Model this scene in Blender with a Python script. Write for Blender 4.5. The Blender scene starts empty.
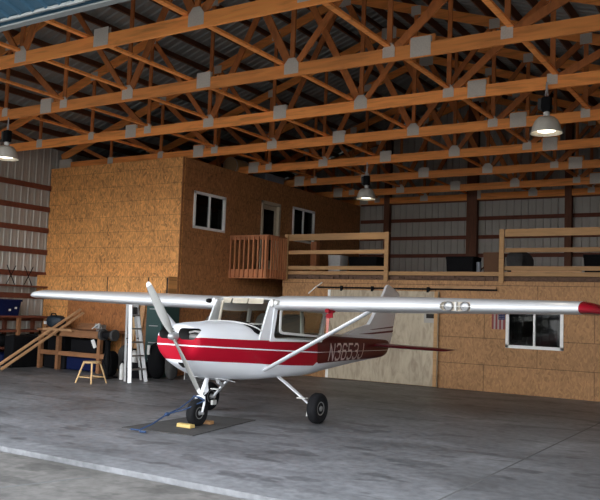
import bpy, bmesh, math, random
from mathutils import Vector, Matrix
random.seed(7)
R = math.radians
col = bpy.context.scene.collection
sc = bpy.context.scene

# ------------------------------------------------------------------ helpers
class MB:
    def __init__(s): s.bm = bmesh.new()
    def box(s, a, b, mi=0):
        x0,y0,z0 = a; x1,y1,z1 = b
        v = [s.bm.verts.new(p) for p in ((x0,y0,z0),(x1,y0,z0),(x1,y1,z0),(x0,y1,z0),(x0,y0,z1),(x1,y0,z1),(x1,y1,z1),(x0,y1,z1))]
        for f in ((0,3,2,1),(4,5,6,7),(0,1,5,4),(1,2,6,5),(2,3,7,6),(3,0,4,7)):
            s.bm.faces.new([v[i] for i in f]).material_index = mi
        return s
    def beam(s, p0, p1, w, h, up=(0,0,1), mi=0):
        p0, p1 = Vector(p0), Vector(p1); d = (p1-p0).normalized(); up = Vector(up)
        side = d.cross(up)
        if side.length < 1e-4: side = d.cross(Vector((1,0,0)))
        side.normalize(); u = side.cross(d).normalized()
        vs = []
        for p in (p0, p1):
            for a, b in ((-1,-1),(1,-1),(1,1),(-1,1)):
                vs.append(s.bm.verts.new(p + side*(a*w/2) + u*(b*h/2)))
        for f in ((0,3,2,1),(4,5,6,7),(0,1,5,4),(1,2,6,5),(2,3,7,6),(3,0,4,7)):
            s.bm.faces.new([vs[i] for i in f]).material_index = mi
        return s
    def loft(s, rings, close=True, cap=True, mi=0):
        R_ = [[s.bm.verts.new(p) for p in r] for r in rings]
        n = len(R_[0])
        for i in range(len(R_)-1):
            for j in range(n if close else n-1):
                k = (j+1) % n
                s.bm.faces.new((R_[i][j], R_[i][k], R_[i+1][k], R_[i+1][j])).material_index = mi
        if cap and close:
            s.bm.faces.new(list(reversed(R_[0]))).material_index = mi
            s.bm.faces.new(R_[-1]).material_index = mi
        return s
    def tube(s, path, r, n=10, mi=0):
        path = [Vector(p) for p in path]
        rings = []; ref = None
        for i, p in enumerate(path):
            d = (path[min(i+1,len(path)-1)] - path[max(i-1,0)]).normalized()
            if ref is None:
                ref = d.orthogonal().normalized()
            ref = (ref - d*ref.dot(d)).normalized(); q = d.cross(ref)
            rr = r[i] if isinstance(r, (list, tuple)) else r
            rings.append([p + (ref*math.cos(t) + q*math.sin(t))*rr for t in [2*math.pi*k/n for k in range(n)]])
        return s.loft(rings, mi=mi)
    def lathe(s, prof, c=(0,0,0), axis='Z', n=24, mi=0):
        c = Vector(c); rings = []
        for r, h in prof:
            ring = []
            for k in range(n):
                t = 2*math.pi*k/n; a, b = r*math.cos(t), r*math.sin(t)
                if axis == 'Z': o = Vector((a, b, h))
                elif axis == 'X': o = Vector((h, a, b))
                else: o = Vector((b, h, a))
                ring.append(c+o)
            rings.append(ring)
        return s.loft(rings, mi=mi)
    def prism(s, pts, off, mi=0):
        off = Vector(off); pts = [Vector(p) for p in pts]
        return s.loft([pts, [p+off for p in pts]], mi=mi)
    def holed(s, outer, inner, off, mi=0):
        # ring plate: outer and inner loops of equal count
        off = Vector(off); n = len(outer)
        A = [s.bm.verts.new(p) for p in outer]; B = [s.bm.verts.new(p) for p in inner]
        C = [s.bm.verts.new(Vector(p)+off) for p in outer]; D = [s.bm.verts.new(Vector(p)+off) for p in inner]
        for i in range(n):
            k = (i+1) % n
            for f in ((A[i],A[k],B[k],B[i]), (C[k],C[i],D[i],D[k]), (A[k],A[i],C[i],C[k]), (B[i],B[k],D[k],D[i])):
                s.bm.faces.new(f).material_index = mi
        return s
    def bevel(s, w, seg=2):
        bmesh.ops.bevel(s.bm, geom=[e for e in s.bm.edges], offset=w, segments=seg, affect='EDGES', profile=.5)
        return s
    def build(s, name, mats, parent=None, smooth=False, loc=None, angle=40):
        bmesh.ops.remove_doubles(s.bm, verts=s.bm.verts, dist=1e-5)
        bmesh.ops.recalc_face_normals(s.bm, faces=s.bm.faces)
        if loc is not None:
            bmesh.ops.translate(s.bm, verts=s.bm.verts, vec=-Vector(loc))
        me = bpy.data.meshes.new(name); 
        if smooth:
            for f in s.bm.faces: f.smooth = True
            ca = R(angle)
            for e in s.bm.edges:
                if len(e.link_faces) == 2 and e.calc_face_angle(0) > ca: e.smooth = False
        s.bm.to_mesh(me); s.bm.free()
        for m in (mats if isinstance(mats, (list, tuple)) else [mats]): me.materials.append(m)
        o = bpy.data.objects.new(name, me); col.objects.link(o)
        if parent: o.parent = parent
        if loc is not None: o.location = loc
        return o

def tag(o, label=None, cat=None, group=None, kind=None):
    if label: o['label'] = label
    if cat: o['category'] = cat
    if group: o['group'] = group
    if kind: o['kind'] = kind
    return o
def empty(name, loc=(0,0,0), rz=0):
    o = bpy.data.objects.new(name, None); o.empty_display_size = .2
    col.objects.link(o); o.location = loc; o.rotation_euler = (0,0,rz); return o
def struct(o): o['kind'] = 'structure'; return o
def rrect(x0, z0, x1, z1, r, n=5):
    pts = []
    for cx, cz, a0 in ((x1-r,z1-r,0),(x0+r,z1-r,90),(x0+r,z0+r,180),(x1-r,z0+r,270)):
        for k in range(n):
            a = R(a0+90*k/(n-1)); pts.append((cx+r*math.cos(a), cz+r*math.sin(a)))
    return pts

# ------------------------------------------------------------------ materials
def newmat(name):
    m = bpy.data.materials.new(name); m.use_nodes = True
    nt = m.node_tree; b = nt.nodes['Principled BSDF']; return m, nt, b
def N(nt, t, **kw):
    n = nt.nodes.new(t)
    for k, v in kw.items(): setattr(n, k, v)
    return n
def rgb(c): return (*c, 1)
def plain(name, c, rough=.5, metal=0, noise=.12, scale=12, spec=.5, coat=0):
    m, nt, b = newmat(name); L = nt.links
    tc = N(nt,'ShaderNodeTexCoord'); nz = N(nt,'ShaderNodeTexNoise'); nz.inputs['Scale'].default_value = scale; nz.inputs['Detail'].default_value = 4
    L.new(tc.outputs['Object'], nz.inputs['Vector'])
    mx = N(nt,'ShaderNodeMix', data_type='RGBA'); mx.inputs[6].default_value = rgb([v*(1-noise) for v in c]); mx.inputs[7].default_value = rgb([min(1,v*(1+noise)) for v in c])
    L.new(nz.outputs['Fac'], mx.inputs[0]); L.new(mx.outputs[2], b.inputs['Base Color'])
    b.inputs['Roughness'].default_value = rough; b.inputs['Metallic'].default_value = metal; b.inputs['Specular IOR Level'].default_value = spec
    b.inputs['Coat Weight'].default_value = coat
    return m
def ramp(nt, stops):
    r = N(nt,'ShaderNodeValToRGB'); e = r.color_ramp.elements
    while len(e) > 1: e.remove(e[-1])
    e[0].position, e[0].color = stops[0][0], rgb(stops[0][1])
    for p, c in stops[1:]:
        x = e.new(p); x.color = rgb(c)
    return r
def wood(name, c, var=.3, stretch=(1,8,8), scale=2.2, rough=.75):
    m, nt, b = newmat(name); L = nt.links
    tc = N(nt,'ShaderNodeTexCoord'); oi = N(nt,'ShaderNodeObjectInfo')
    mp = N(nt,'ShaderNodeMapping'); mp.inputs['Scale'].default_value = stretch
    ad = N(nt,'ShaderNodeVectorMath', operation='ADD'); mu = N(nt,'ShaderNodeMath', operation='MULTIPLY'); mu.inputs[1].default_value = 50
    L.new(oi.outputs['Random'], mu.inputs[0]); L.new(tc.outputs['Object'], mp.inputs['Vector']); L.new(mp.outputs[0], ad.inputs[0]); L.new(mu.outputs[0], ad.inputs[1])
    nz = N(nt,'ShaderNodeTexNoise'); nz.inputs['Scale'].default_value = scale; nz.inputs['Detail'].default_value = 6; nz.inputs['Distortion'].default_value = .6
    L.new(ad.outputs[0], nz.inputs['Vector'])
    r = ramp(nt, [(.25,[v*(1-var) for v in c]),(.5,c),(.75,[min(1,v*(1+var*.6)) for v in c])])
    L.new(nz.outputs['Fac'], r.inputs[0])
    hs = N(nt,'ShaderNodeHueSaturation'); mr = N(nt,'ShaderNodeMapRange'); mr.inputs[3].default_value = .82; mr.inputs[4].default_value = 1.15
    L.new(oi.outputs['Random'], mr.inputs[0]); L.new(mr.outputs[0], hs.inputs['Value']); L.new(r.outputs[0], hs.inputs['Color'])
    L.new(hs.outputs[0], b.inputs['Base Color']); b.inputs['Roughness'].default_value = rough
    return m
def osb(name, c, axis, rowh, plen, z0=0, joint=.55, flakev=.45, x0=0):
    # oriented strand board: stretched voronoi flakes plus dark panel joints; axis = horizontal run ('X' or 'Y')
    m, nt, b = newmat(name); L = nt.links
    tc = N(nt,'ShaderNodeTexCoord'); sp = N(nt,'ShaderNodeSeparateXYZ'); L.new(tc.outputs['Object'], sp.inputs[0])
    cb = N(nt,'ShaderNodeCombineXYZ'); L.new(sp.outputs[axis], cb.inputs[0]); L.new(sp.outputs['Z'], cb.inputs[1])
    mp = N(nt,'ShaderNodeMapping'); mp.inputs['Scale'].default_value = (36,15,1)
    n0 = N(nt,'ShaderNodeTexNoise'); n0.inputs['Scale'].default_value = 3; L.new(cb.outputs[0], n0.inputs['Vector'])
    av = N(nt,'ShaderNodeVectorMath', operation='MULTIPLY_ADD'); av.inputs[1].default_value = (.25,.25,0); L.new(n0.outputs['Color'], av.inputs[0]); L.new(cb.outputs[0], av.inputs[2])
    L.new(av.outputs[0], mp.inputs['Vector'])
    vo = N(nt,'ShaderNodeTexVoronoi'); vo.inputs['Scale'].default_value = 1; L.new(mp.outputs[0], vo.inputs['Vector'])
    n1 = N(nt,'ShaderNodeTexNoise'); n1.inputs['Scale'].default_value = 1.6; n1.inputs['Detail'].default_value = 5; L.new(cb.outputs[0], n1.inputs['Vector'])
    sx = N(nt,'ShaderNodeSeparateColor'); L.new(vo.outputs['Color'], sx.inputs[0])
    am = N(nt,'ShaderNodeMath', operation='MULTIPLY_ADD'); am.inputs[1].default_value = .6; L.new(sx.outputs[0], am.inputs[0])
    a2 = N(nt,'ShaderNodeMath', operation='MULTIPLY'); a2.inputs[1].default_value = .4; L.new(n1.outputs['Fac'], a2.inputs[0]); L.new(a2.outputs[0], am.inputs[2])
    r = ramp(nt, [(.08,[v*(1-flakev*1.3) for v in c]),(.35,[v*(1-flakev*.3) for v in c]),(.6,[v*1.06 for v in c]),(.92,[min(1,v*(1+flakev)) for v in c])])
    L.new(am.outputs[0], r.inputs[0])
    m2 = N(nt,'ShaderNodeMapping'); m2.inputs['Location'].default_value = (x0,-z0,0); L.new(cb.outputs[0], m2.inputs['Vector'])
    br = N(nt,'ShaderNodeTexBrick'); br.offset = .5; br.inputs['Color1'].default_value = (1,1,1,1); br.inputs['Color2'].default_value = (.93,.93,.93,1); br.inputs['Mortar'].default_value = (1-joint,1-joint,1-joint,1)
    br.inputs['Scale'].default_value = 1; br.inputs['Mortar Size'].default_value = .009; br.inputs['Mortar Smooth'].default_value = .3; br.inputs['Brick Width'].default_value = plen; br.inputs['Row Height'].default_value = rowh
    L.new(m2.outputs[0], br.inputs['Vector'])
    mx = N(nt,'ShaderNodeMix', data_type='RGBA', blend_type='MULTIPLY'); mx.inputs[0].default_value = 1
    L.new(r.outputs[0], mx.inputs[6]); L.new(br.outputs['Color'], mx.inputs[7]); L.new(mx.outputs[2], b.inputs['Base Color'])
    b.inputs['Roughness'].default_value = .7
    return m
def glass(name, tint, refl=.08, rough=.02):
    m, nt, b = newmat(name); L = nt.links; nt.nodes.remove(b)
    out = nt.nodes['Material Output']; t = N(nt,'ShaderNodeBsdfTransparent'); t.inputs[0].default_value = rgb(tint)
    g = N(nt,'ShaderNodeBsdfGlossy'); g.inputs['Roughness'].default_value = rough
    nz = N(nt,'ShaderNodeTexNoise'); nz.inputs['Scale'].default_value = 5
    mr = N(nt,'ShaderNodeMapRange'); mr.inputs[3].default_value = refl*.7; mr.inputs[4].default_value = refl*1.3; L.new(nz.outputs['Fac'], mr.inputs[0])
    mx = N(nt,'ShaderNodeMixShader'); L.new(mr.outputs[0], mx.inputs[0]); L.new(t.outputs[0], mx.inputs[1]); L.new(g.outputs[0], mx.inputs[2]); L.new(mx.outputs[0], out.inputs[0])
    return m
def emit(name, c, st):
    m, nt, b = newmat(name); b.inputs['Emission Color'].default_value = rgb(c); b.inputs['Emission Strength'].default_value = st; b.inputs['Base Color'].default_value = rgb(c); return m
def concrete(name, c, stain=.5, rough=.6, sx=1, bump=.1):
    m, nt, b = newmat(name); L = nt.links
    tc = N(nt,'ShaderNodeTexCoord')
    n1 = N(nt,'ShaderNodeTexNoise'); n1.inputs['Scale'].default_value = .55; n1.inputs['Detail'].default_value = 8; n1.inputs['Roughness'].default_value = .62; n1.inputs['Distortion'].default_value = .5
    n2 = N(nt,'ShaderNodeTexNoise'); n2.inputs['Scale'].default_value = 9; n2.inputs['Detail'].default_value = 6
    mp = N(nt,'ShaderNodeMapping'); mp.inputs['Scale'].default_value = (1*sx,1.6,1); L.new(tc.outputs['Object'], mp.inputs['Vector'])
    L.new(mp.outputs[0], n1.inputs['Vector']); L.new(tc.outputs['Object'], n2.inputs['Vector'])
    r1 = ramp(nt, [(.34,[v*(1-stain*.6) for v in c]),(.44,[v*(1-stain*.25) for v in c]),(.53,c),(.64,[min(1,v*(1+stain*.45)) for v in c])])
    L.new(n1.outputs['Fac'], r1.inputs[0])
    r2 = ramp(nt, [(.35,(.8,.8,.8)),(.65,(1.15,1.15,1.15))]); L.new(n2.outputs['Fac'], r2.inputs[0])
    mx = N(nt,'ShaderNodeMix', data_type='RGBA', blend_type='MULTIPLY'); mx.inputs[0].default_value = 1
    L.new(r1.outputs[0], mx.inputs[6]); L.new(r2.outputs[0], mx.inputs[7])
    # oil spots
    vo = N(nt,'ShaderNodeTexNoise'); vo.inputs['Scale'].default_value = 1.3; vo.inputs['Detail'].default_value = 3; 
    m3 = N(nt,'ShaderNodeMapping'); m3.inputs['Location'].default_value = (3.3,7.1,0); m3.inputs['Scale'].default_value = (1,2.0,1); L.new(tc.outputs['Object'], m3.inputs['Vector']); L.new(m3.outputs[0], vo.inputs['Vector'])
    r3 = ramp(nt, [(.575,(1,1,1)),(.62,(1-stain*.55,)*3)]); L.new(vo.outputs['Fac'], r3.inputs[0])
    m4 = N(nt,'ShaderNodeMix', data_type='RGBA', blend_type='MULTIPLY'); m4.inputs[0].default_value = 1
    L.new(mx.outputs[2], m4.inputs[6]); L.new(r3.outputs[0], m4.inputs[7]); L.new(m4.outputs[2], b.inputs['Base Color'])
    b.inputs['Roughness'].default_value = rough; b.inputs['Specular IOR Level'].default_value = .35
    bp = N(nt,'ShaderNodeBump'); bp.inputs['Strength'].default_value = bump; bp.inputs['Distance'].default_value = .02; L.new(n2.outputs['Fac'], bp.inputs['Height']); L.new(bp.outputs[0], b.inputs['Normal'])
    return m

M = {}
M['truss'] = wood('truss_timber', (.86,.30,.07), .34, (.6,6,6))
M['web'] = wood('web_timber_shaded', (.50,.155,.037), .34, (4,6,2))  # same wood as the chords, coloured darker for the dim light between trusses
M['redwood'] = wood('girt_timber', (.15,.040,.018), .3, (1,6,6))
M['purlin'] = wood('purlin_timber', (.13,.045,.018), .3, (6,1,6))
M['pine'] = wood('railing_pine', (.42,.235,.10), .22, (1,7,7))
M['baluster'] = wood('baluster_cedar', (.45,.17,.07), .25, (5,5,1))
M['post'] = wood('post_timber', (.14,.05,.024), .3, (6,6,1))
M['bench'] = wood('bench_timber', (.25,.11,.045), .3, (1,6,6))
M['plank'] = wood('plank_pine', (.45,.25,.12), .2, (1,6,6))
M['stoolwood'] = wood('stool_pine', (.62,.40,.19), .15, (6,6,1))
M['osb_front'] = osb('osb_front_lit', (.70,.315,.095), 'X', .40, 2.44, 3.17, .34, .5, x0=.3)  # lighter than the side copy: door light put into the front's colour
M['osb_side'] = osb('osb_side_shaded', (.40,.17,.06), 'Y', .40, 2.44, 3.17, .25)  # same board as the front, darkened for facing away from the door
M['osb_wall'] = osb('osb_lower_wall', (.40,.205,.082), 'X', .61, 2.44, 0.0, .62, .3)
M['osb_cab'] = osb('osb_cabinet', (.60,.28,.09), 'X', 3, 5, 0, .1)
M['osb_shade'] = osb('osb_shaded_board', (.36,.135,.04), 'X', 3, 5, 0, .1)  # shade under the wall cabinets put into the board colour
M['ply'] = None
def plymat():
    m, nt, b = newmat('weathered_plywood'); L = nt.links
    tc = N(nt,'ShaderNodeTexCoord'); mp = N(nt,'ShaderNodeMapping'); mp.inputs['Scale'].default_value = (3.2,3,1.1); L.new(tc.outputs['Object'], mp.inputs['Vector'])
    n = N(nt,'ShaderNodeTexNoise'); n.inputs['Scale'].default_value = 2; n.inputs['Detail'].default_value = 7; n.inputs['Distortion'].default_value = 1.5; L.new(mp.outputs[0], n.inputs['Vector'])
    r = ramp(nt, [(.3,(.33,.26,.18)),(.5,(.46,.38,.27)),(.75,(.54,.46,.33))]); L.new(n.outputs['Fac'], r.inputs[0]); L.new(r.outputs[0], b.inputs['Base Color']); b.inputs['Roughness'].default_value = .7
    return m
M['ply'] = plymat()
M['metalwall'] = plain('ribbed_liner_metal', (.38,.35,.305), .45, .0, .1, 3)
M['metalroof'] = plain('galvalume_roof', (.25,.255,.24), .5, .2, .15, 4)
M['bluemetal'] = plain('blue_siding', (.045,.12,.185), .45, 0, .08, 3)
M['seal'] = plain('door_seal', (.30,.32,.31), .7)
M['whitetrim'] = plain('white_trim', (.72,.71,.66), .5)
M['vinyl'] = plain('white_vinyl', (.88,.87,.83), .45)
M['beigetrim'] = plain('beige_trim', (.52,.44,.32), .6)
M['plate'] = plain('galvanised_plate', (.56,.49,.41), .55, .0, .22, 40)
M['floor'] = concrete('hangar_concrete', (.175,.176,.182), .66, .5)
M['strip'] = concrete('threshold_concrete', (.215,.215,.22), .5, .6)
M['apron'] = concrete('apron_concrete', (.155,.143,.130), .5, .75)
M['joint'] = plain('joint_filler', (.125,.123,.12), .8)
M['white'] = plain('white_aircraft_paint', (.80,.81,.83), .25, 0, .03, 3, .5, .4)
M['wingpaint'] = plain('silver_white_wing_paint', (.74,.745,.75), .28, .1, .04, 3, .5, .3)
M['red'] = plain('red_gloss_paint', (.33,.006,.018), .22, 0, .1, 3, .5, .4)
M['maroon'] = plain('maroon_paint', (.11,.006,.012), .35, 0, .1, 3, .35, .1)
M['rubber'] = plain('tyre_rubber', (.008,.008,.009), .8, 0, .3, 30, .2)
M['black'] = plain('black_plastic', (.006,.006,.007), .75, 0, .3, 20, .12)
M['dark'] = plain('dark_interior', (.03,.028,.027), .8, 0, .3, 20)
M['engine'] = plain('engine_metal', (.30,.29,.28), .5, .5, .3, 30)
M['alu'] = plain('brushed_aluminium', (.45,.45,.45), .4, .6, .12, 20)
M['hub'] = plain('wheel_hub_grey', (.22,.22,.215), .4, .4, .1, 20)
M['prop'] = plain('propeller_grey', (.20,.195,.18), .45, .2, .08, 10)
M['chrome'] = plain('polished_metal', (.8,.8,.8), .12, 1, .03, 10)
M['visor'] = plain('beige_visor', (.62,.55,.45), .7)
M['seat'] = plain('grey_upholstery', (.12,.11,.10), .8, 0, .2, 20)
M['rope'] = plain('blue_webbing', (.018,.045,.11), .7, 0, .35, 60)
M['chock'] = plain('yellow_wood', (.52,.36,.12), .7, 0, .2, 20)
M['chockbrown'] = plain('brown_wood', (.25,.13,.05), .7, 0, .2, 20)
M['mat'] = plain('dark_floor_mat', (.052,.048,.045), .8, 0, .35, 8)
M['flagred'] = plain('red_ribbon', (.20,.006,.012), .8, 0, .1, 12, .2)
M['stripered'] = plain('faded_flag_red', (.24,.05,.05), .8)
M['ribbon'] = plain('faded_pink_ribbon', (.36,.13,.10), .8)
M['shade'] = plain('lamp_shade_metal', (.55,.52,.45), .5, .1, .15, 15)
M['bulb'] = emit('lamp_lens', (1,.90,.72), 2.2)
M['teal'] = plain('teal_cabinet_paint', (.02,.06,.056), .5)
M['navy'] = plain('navy_plastic', (.003,.008,.045), .6, 0, .3, 20, .15)
M['darkteal'] = plain('dark_teal_nylon', (.006,.016,.027), .6, 0, .3, 20)
M['whiteplastic'] = plain('white_plastic', (.62,.61,.58), .5)
M['railwhite'] = plain('ladder_rail_paint', (.42,.42,.41), .5)
M['greyfab'] = plain('grey_fabric', (.06,.058,.056), .85, 0, .3, 20, .2)
M['green'] = plain('dark_green_plastic', (.010,.022,.014), .6, 0, .4, 20)
M['cardboard'] = plain('brown_cardboard', (.14,.065,.03), .8)
M['card'] = plain('tan_cardboard', (.48,.31,.16), .8)
M['bluegrey'] = plain('blue_grey_panel', (.20,.22,.25), .6)
M['glassdark'] = glass('tinted_window_glass', (.55,.57,.57), .022)
M['glasscabin'] = glass('cabin_glass', (.66,.68,.65), .07)
M['glasswind'] = glass('windshield_glass', (.86,.86,.84), .05)
M['flagwhite'] = plain('flag_white', (.36,.29,.26), .8)
M['flagblue'] = plain('flag_blue', (.02,.025,.09), .8)
M['letter'] = plain('grey_lettering', (.80,.70,.68), .5)
M['darkgap'] = plain('dark_gap', (.02,.016,.013), .9)
M['insul'] = plain('rough_insulation', (.13,.075,.05), .95, 0, .7, 12)

# fuselage paint: red band with a thin white line, in aircraft coordinates
SC = 1.04
def fuse_paint():
    m, nt, b = newmat('fuselage_paint'); L = nt.links
    tc = N(nt,'ShaderNodeTexCoord'); sp = N(nt,'ShaderNodeSeparateXYZ'); L.new(tc.outputs['Object'], sp.inputs[0])
    a = N(nt,'ShaderNodeMath', operation='MULTIPLY_ADD'); a.inputs[1].default_value = 1/SC/8; a.inputs[2].default_value = 2.24/8; L.new(sp.outputs['Y'], a.inputs[0])
    z = N(nt,'ShaderNodeMath', operation='DIVIDE'); z.inputs[1].default_value = SC; L.new(sp.outputs['Z'], z.inputs[0])
    def curve(pts):
        c = N(nt,'ShaderNodeFloatCurve'); cv = c.mapping.curves[0]
        P = [(x/8, y/2) for x, y in pts]
        cv.points[0].location = P[0]; cv.points[1].location = P[-1]
        for p in P[1:-1]: cv.points.new(*p)
        for p in cv.points: p.handle_type = 'VECTOR'
        c.mapping.update(); L.new(a.outputs[0], c.inputs['Value'])
        mu = N(nt,'ShaderNodeMath', operation='MULTIPLY'); mu.inputs[1].default_value = 2; L.new(c.outputs[0], mu.inputs[0]); return mu.outputs[0]
    top = curve([(0,1.235),(.3,1.235),(1.2,1.20),(2.2,1.175),(3.09,1.165),(3.12,1.235),(4,1.22),(6.2,1.13),(8,1.05)])
    bot = curve([(0,.94),(.3,.93),(1.2,.88),(1.7,.845),(2.25,.81),(2.95,.775),(3.08,.83),(3.14,.80),(4,.795),(6,.77),(8,.75)])
    mid = curve([(0,1.128),(.3,1.122),(2.24,1.024),(3.1,.98),(6,.92),(8,.9)])
    gw = curve([(0,.009),(3.07,.009),(3.10,.004),(8,.004)])
    bw = curve([(0,.0),(2.2,.0),(2.4,.015),(3.02,.018),(3.1,.0),(8,0)])
    def m2(op, x, y):
        n = N(nt,'ShaderNodeMath', operation=op)
        for i, v in enumerate((x, y)):
            if isinstance(v, (int, float)): n.inputs[i].default_value = v
            else: L.new(v, n.inputs[i])
        return n.outputs[0]
    zz = z.outputs[0]
    band = m2('MULTIPLY', m2('LESS_THAN', zz, top), m2('GREATER_THAN', zz, bot))
    line = m2('LESS_THAN', m2('ABSOLUTE', m2('SUBTRACT', zz, mid), 0), gw)
    red = m2('MULTIPLY', band, m2('SUBTRACT', 1, line))
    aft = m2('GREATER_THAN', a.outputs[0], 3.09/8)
    redc = N(nt,'ShaderNodeMix', data_type='RGBA'); redc.inputs[6].default_value = (.36,.006,.02,1); redc.inputs[7].default_value = (.095,.002,.007,1); L.new(aft, redc.inputs[0])  # aft of the cabin the same red is darkened as its shaded side
    nz = N(nt,'ShaderNodeTexNoise'); nz.inputs['Scale'].default_value = 2; L.new(tc.outputs['Object'], nz.inputs['Vector'])
    wh = ramp(nt, [(.3,(.76,.78,.82)),(.7,(.82,.83,.85))]); L.new(nz.outputs['Fac'], wh.inputs[0])
    mx = N(nt,'ShaderNodeMix', data_type='RGBA'); L.new(red, mx.inputs[0]); L.new(wh.outputs[0], mx.inputs[6]); L.new(redc.outputs[2], mx.inputs[7])
    L.new(mx.outputs[2], b.inputs['Base Color']); b.inputs['Roughness'].default_value = .3; b.inputs['Coat Weight'].default_value = 0; b.inputs['Specular IOR Level'].default_value = .12
    return m
M['fuse'] = fuse_paint()

# ------------------------------------------------------------------ dimensions of the hangar
XL, XR, XC = -17.72, .52, -8.6          # left wall, right wall, ridge
YF, YW = 6.07, 24.25                    # door line, back wall
XB, YB = -12.85, 14.76                  # office corner
YM = 17.75                              # lower wall under the mezzanine
ZC = 5.43                               # underside of truss chords
def ztop(x): return 8.80 - abs(x-XC)/3  # centre of the top chord

# ---- floor, apron
struct(MB().box((XL-.2,YF+.42,-.25),(XR+.2,YW+.2,0)).build('floor', M['floor']))
struct(MB().box((XL-.2,YF,-.25),(XR+.2,YF+.42,.0)).build('trim_1', M['strip']))
struct(MB().box((-45,-40,-.3),(30,YF-.05,-.045)).build('floor_apron', M['apron']))
struct(MB().box((XL,YF-.05,-.3),(XR,YF-.001,-.07)).build('trim_2', M['joint']))
j = MB(); j.box((-2.825,YF+.42,-.02),(-2.80,YM,.0012)); j.box((-14.9,YF+.42,-.02),(-14.88,YB,.0012)); j.box((-10.9,11.9,-.02),(-10.0,11.915,.001))
struct(j.build('trim_3', M['joint']))
j = MB(); j.beam((-7.0,2.6,-.044),(-6.01,5.75,-.044),.03,.004)
struct(j.build('trim_4', M['joint']))

# ---- ribbed metal sheets
def corrug(name, o, u, n, length, base, height_of, mat, pitch=.2286, dep=.022, v=(0,0,1)):
    o, u, n, v = map(Vector, (o,u,n,v)); bm = bmesh.new(); prof = []
    k = 0
    while k*pitch < length:
        t = k*pitch; prof += [(t,0),(t+pitch*.40,0),(t+pitch*.42,.004),(t+pitch*.46,0),(t+pitch*.78,0),(t+pitch*.86,dep),(t+pitch*.93,dep)]; k += 1
    prof = [(min(t,length),d) for t,d in prof] + [(length,0)]
    lo = [bm.verts.new(o+u*t+n*d+v*base) for t,d in prof]; hi = [bm.verts.new(o+u*t+n*d+v*height_of(t)) for t,d in prof]
    for i in range(len(prof)-1): bm.faces.new((lo[i],lo[i+1],hi[i+1],hi[i]))
    # backing sheet gives the panel its thickness
    b = [bm.verts.new(o+n*(-.05)+u*t+v*h) for t,h in ((0,base),(length,base),(length,height_of(length)),(length/2,height_of(length/2)),(0,height_of(0)))]
    bm.faces.new(b)
    me = bpy.data.meshes.new(name); bm.to_mesh(me); bm.free(); me.materials.append(mat)
    ob = bpy.data.objects.new(name, me); col.objects.link(ob); return struct(ob)
corrug('wall_left', (XL,YF,0), (0,1,0), (1,0,0), YW-YF, 0, lambda t: ztop(XL)+.3, M['metalwall'])
corrug('wall_right', (XR,YF,0), (0,1,0), (-1,0,0), YW-YF, 0, lambda t: ztop(XR)+.3, M['metalwall'])
corrug('wall_back', (XL,YW,0), (1,0,0), (0,-1,0), XR-XL, 0, lambda t: ztop(XL+t)+.28, M['metalwall'])

# ---- roof underside (two ribbed slopes, one mesh)
bm = bmesh.new(); zr = lambda x: 9.12 - abs(x-XC)/3
y = YF-.3; prof = []
while y < YW+.3:
    prof += [(y,0),(y+.16,0),(y+.185,-.03),(y+.21,-.03),(y+.2286,0)]; y += .2286
for x0 in (XL-.5, XR+.5):
    A = [bm.verts.new((x0,p,zr(x0)+d)) for p,d in prof]; B = [bm.verts.new((XC,p,zr(XC)+d)) for p,d in prof]
    for i in range(len(prof)-1): bm.faces.new((A[i],A[i+1],B[i+1],B[i]))
    q = [bm.verts.new(v) for v in ((x0,YF-.3,zr(x0)+.06),(x0,YW+.3,zr(x0)+.06),(XC,YW+.3,zr(XC)+.06),(XC,YF-.3,zr(XC)+.06))]; bm.faces.new(q)
me = bpy.data.meshes.new('ceiling'); bm.to_mesh(me); bm.free(); me.materials.append(M['metalroof'])
ob = bpy.data.objects.new('ceiling', me); col.objects.link(ob); struct(ob)

# ---- front wall over and beside the open door
ZH = 5.09
f = MB()
f.prism([(XL,YF,ZH),(XR,YF,ZH),(XR,YF,ztop(XR)+.28),(XC,YF,ztop(XC)+.28),(XL,YF,ztop(XL)+.28)],(0,.06,0))
f.box((XL,YF,0),(XL+.5,YF+.06,ZH)); f.box((XR-.3,YF,0),(XR,YF+.06,ZH))
struct(f.build('wall_front', M['bluemetal']))
tr = MB(); tr.box((XL+.5,YF-.03,ZH-.02),(XR-.3,YF+.07,ZH))
struct(tr.build('trim_5', M['seal']))
# bi-fold hangar door, folded up under its header: two ribbed leaves
door = empty('bifold_hangar_door', (XC,YF-.1,ZH))
tag(door, 'blue ribbed hangar door folded up overhead at the opening, white seal along its edge', 'hangar door')
def leaf(y0,z0,y1,z1):
    b = MB(); n = 76; w0, w1 = XL+.5-XC, XR-.3-XC
    d = Vector((0,y1-y0,z1-z0)).normalized(); nn = Vector((0,-d.z,d.y))
    if nn.z > 0: nn = -nn
    lo, hi = [], []
    prof = []
    for k in range(n):
        t = w0+(w1-w0)*k/n; s = (w1-w0)/n; prof += [(t,0),(t+s*.68,0),(t+s*.78,.03),(t+s*.9,.03)]
    prof.append((w1,0))
    r0 = [Vector((t,y0,z0))+nn*h for t,h in prof]; r1 = [Vector((t,y1,z1))+nn*h for t,h in prof]
    top0 = [Vector((w1,y0,z0))-nn*.06, Vector((w0,y0,z0))-nn*.06]; top1 = [Vector((w1,y1,z1))-nn*.06, Vector((w0,y1,z1))-nn*.06]
    b.loft([r0+top0, r1+top1]); return b
leaf(0,.045,-2.5,.75).build('lower_leaf', M['bluemetal'], door)
leaf(0,1.65,-2.5,.95).build('upper_leaf', M['bluemetal'], door)
b = MB(); w0, w1 = XL+.5-XC, XR-.3-XC
for k in range(60):
    t = w0+(w1-w0)*k/60; b.box((t+.004,-.03,.0+random.uniform(-.006,.006)),(t+(w1-w0)/60-.004,.0,.03+random.uniform(-.004,.012)))
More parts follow.
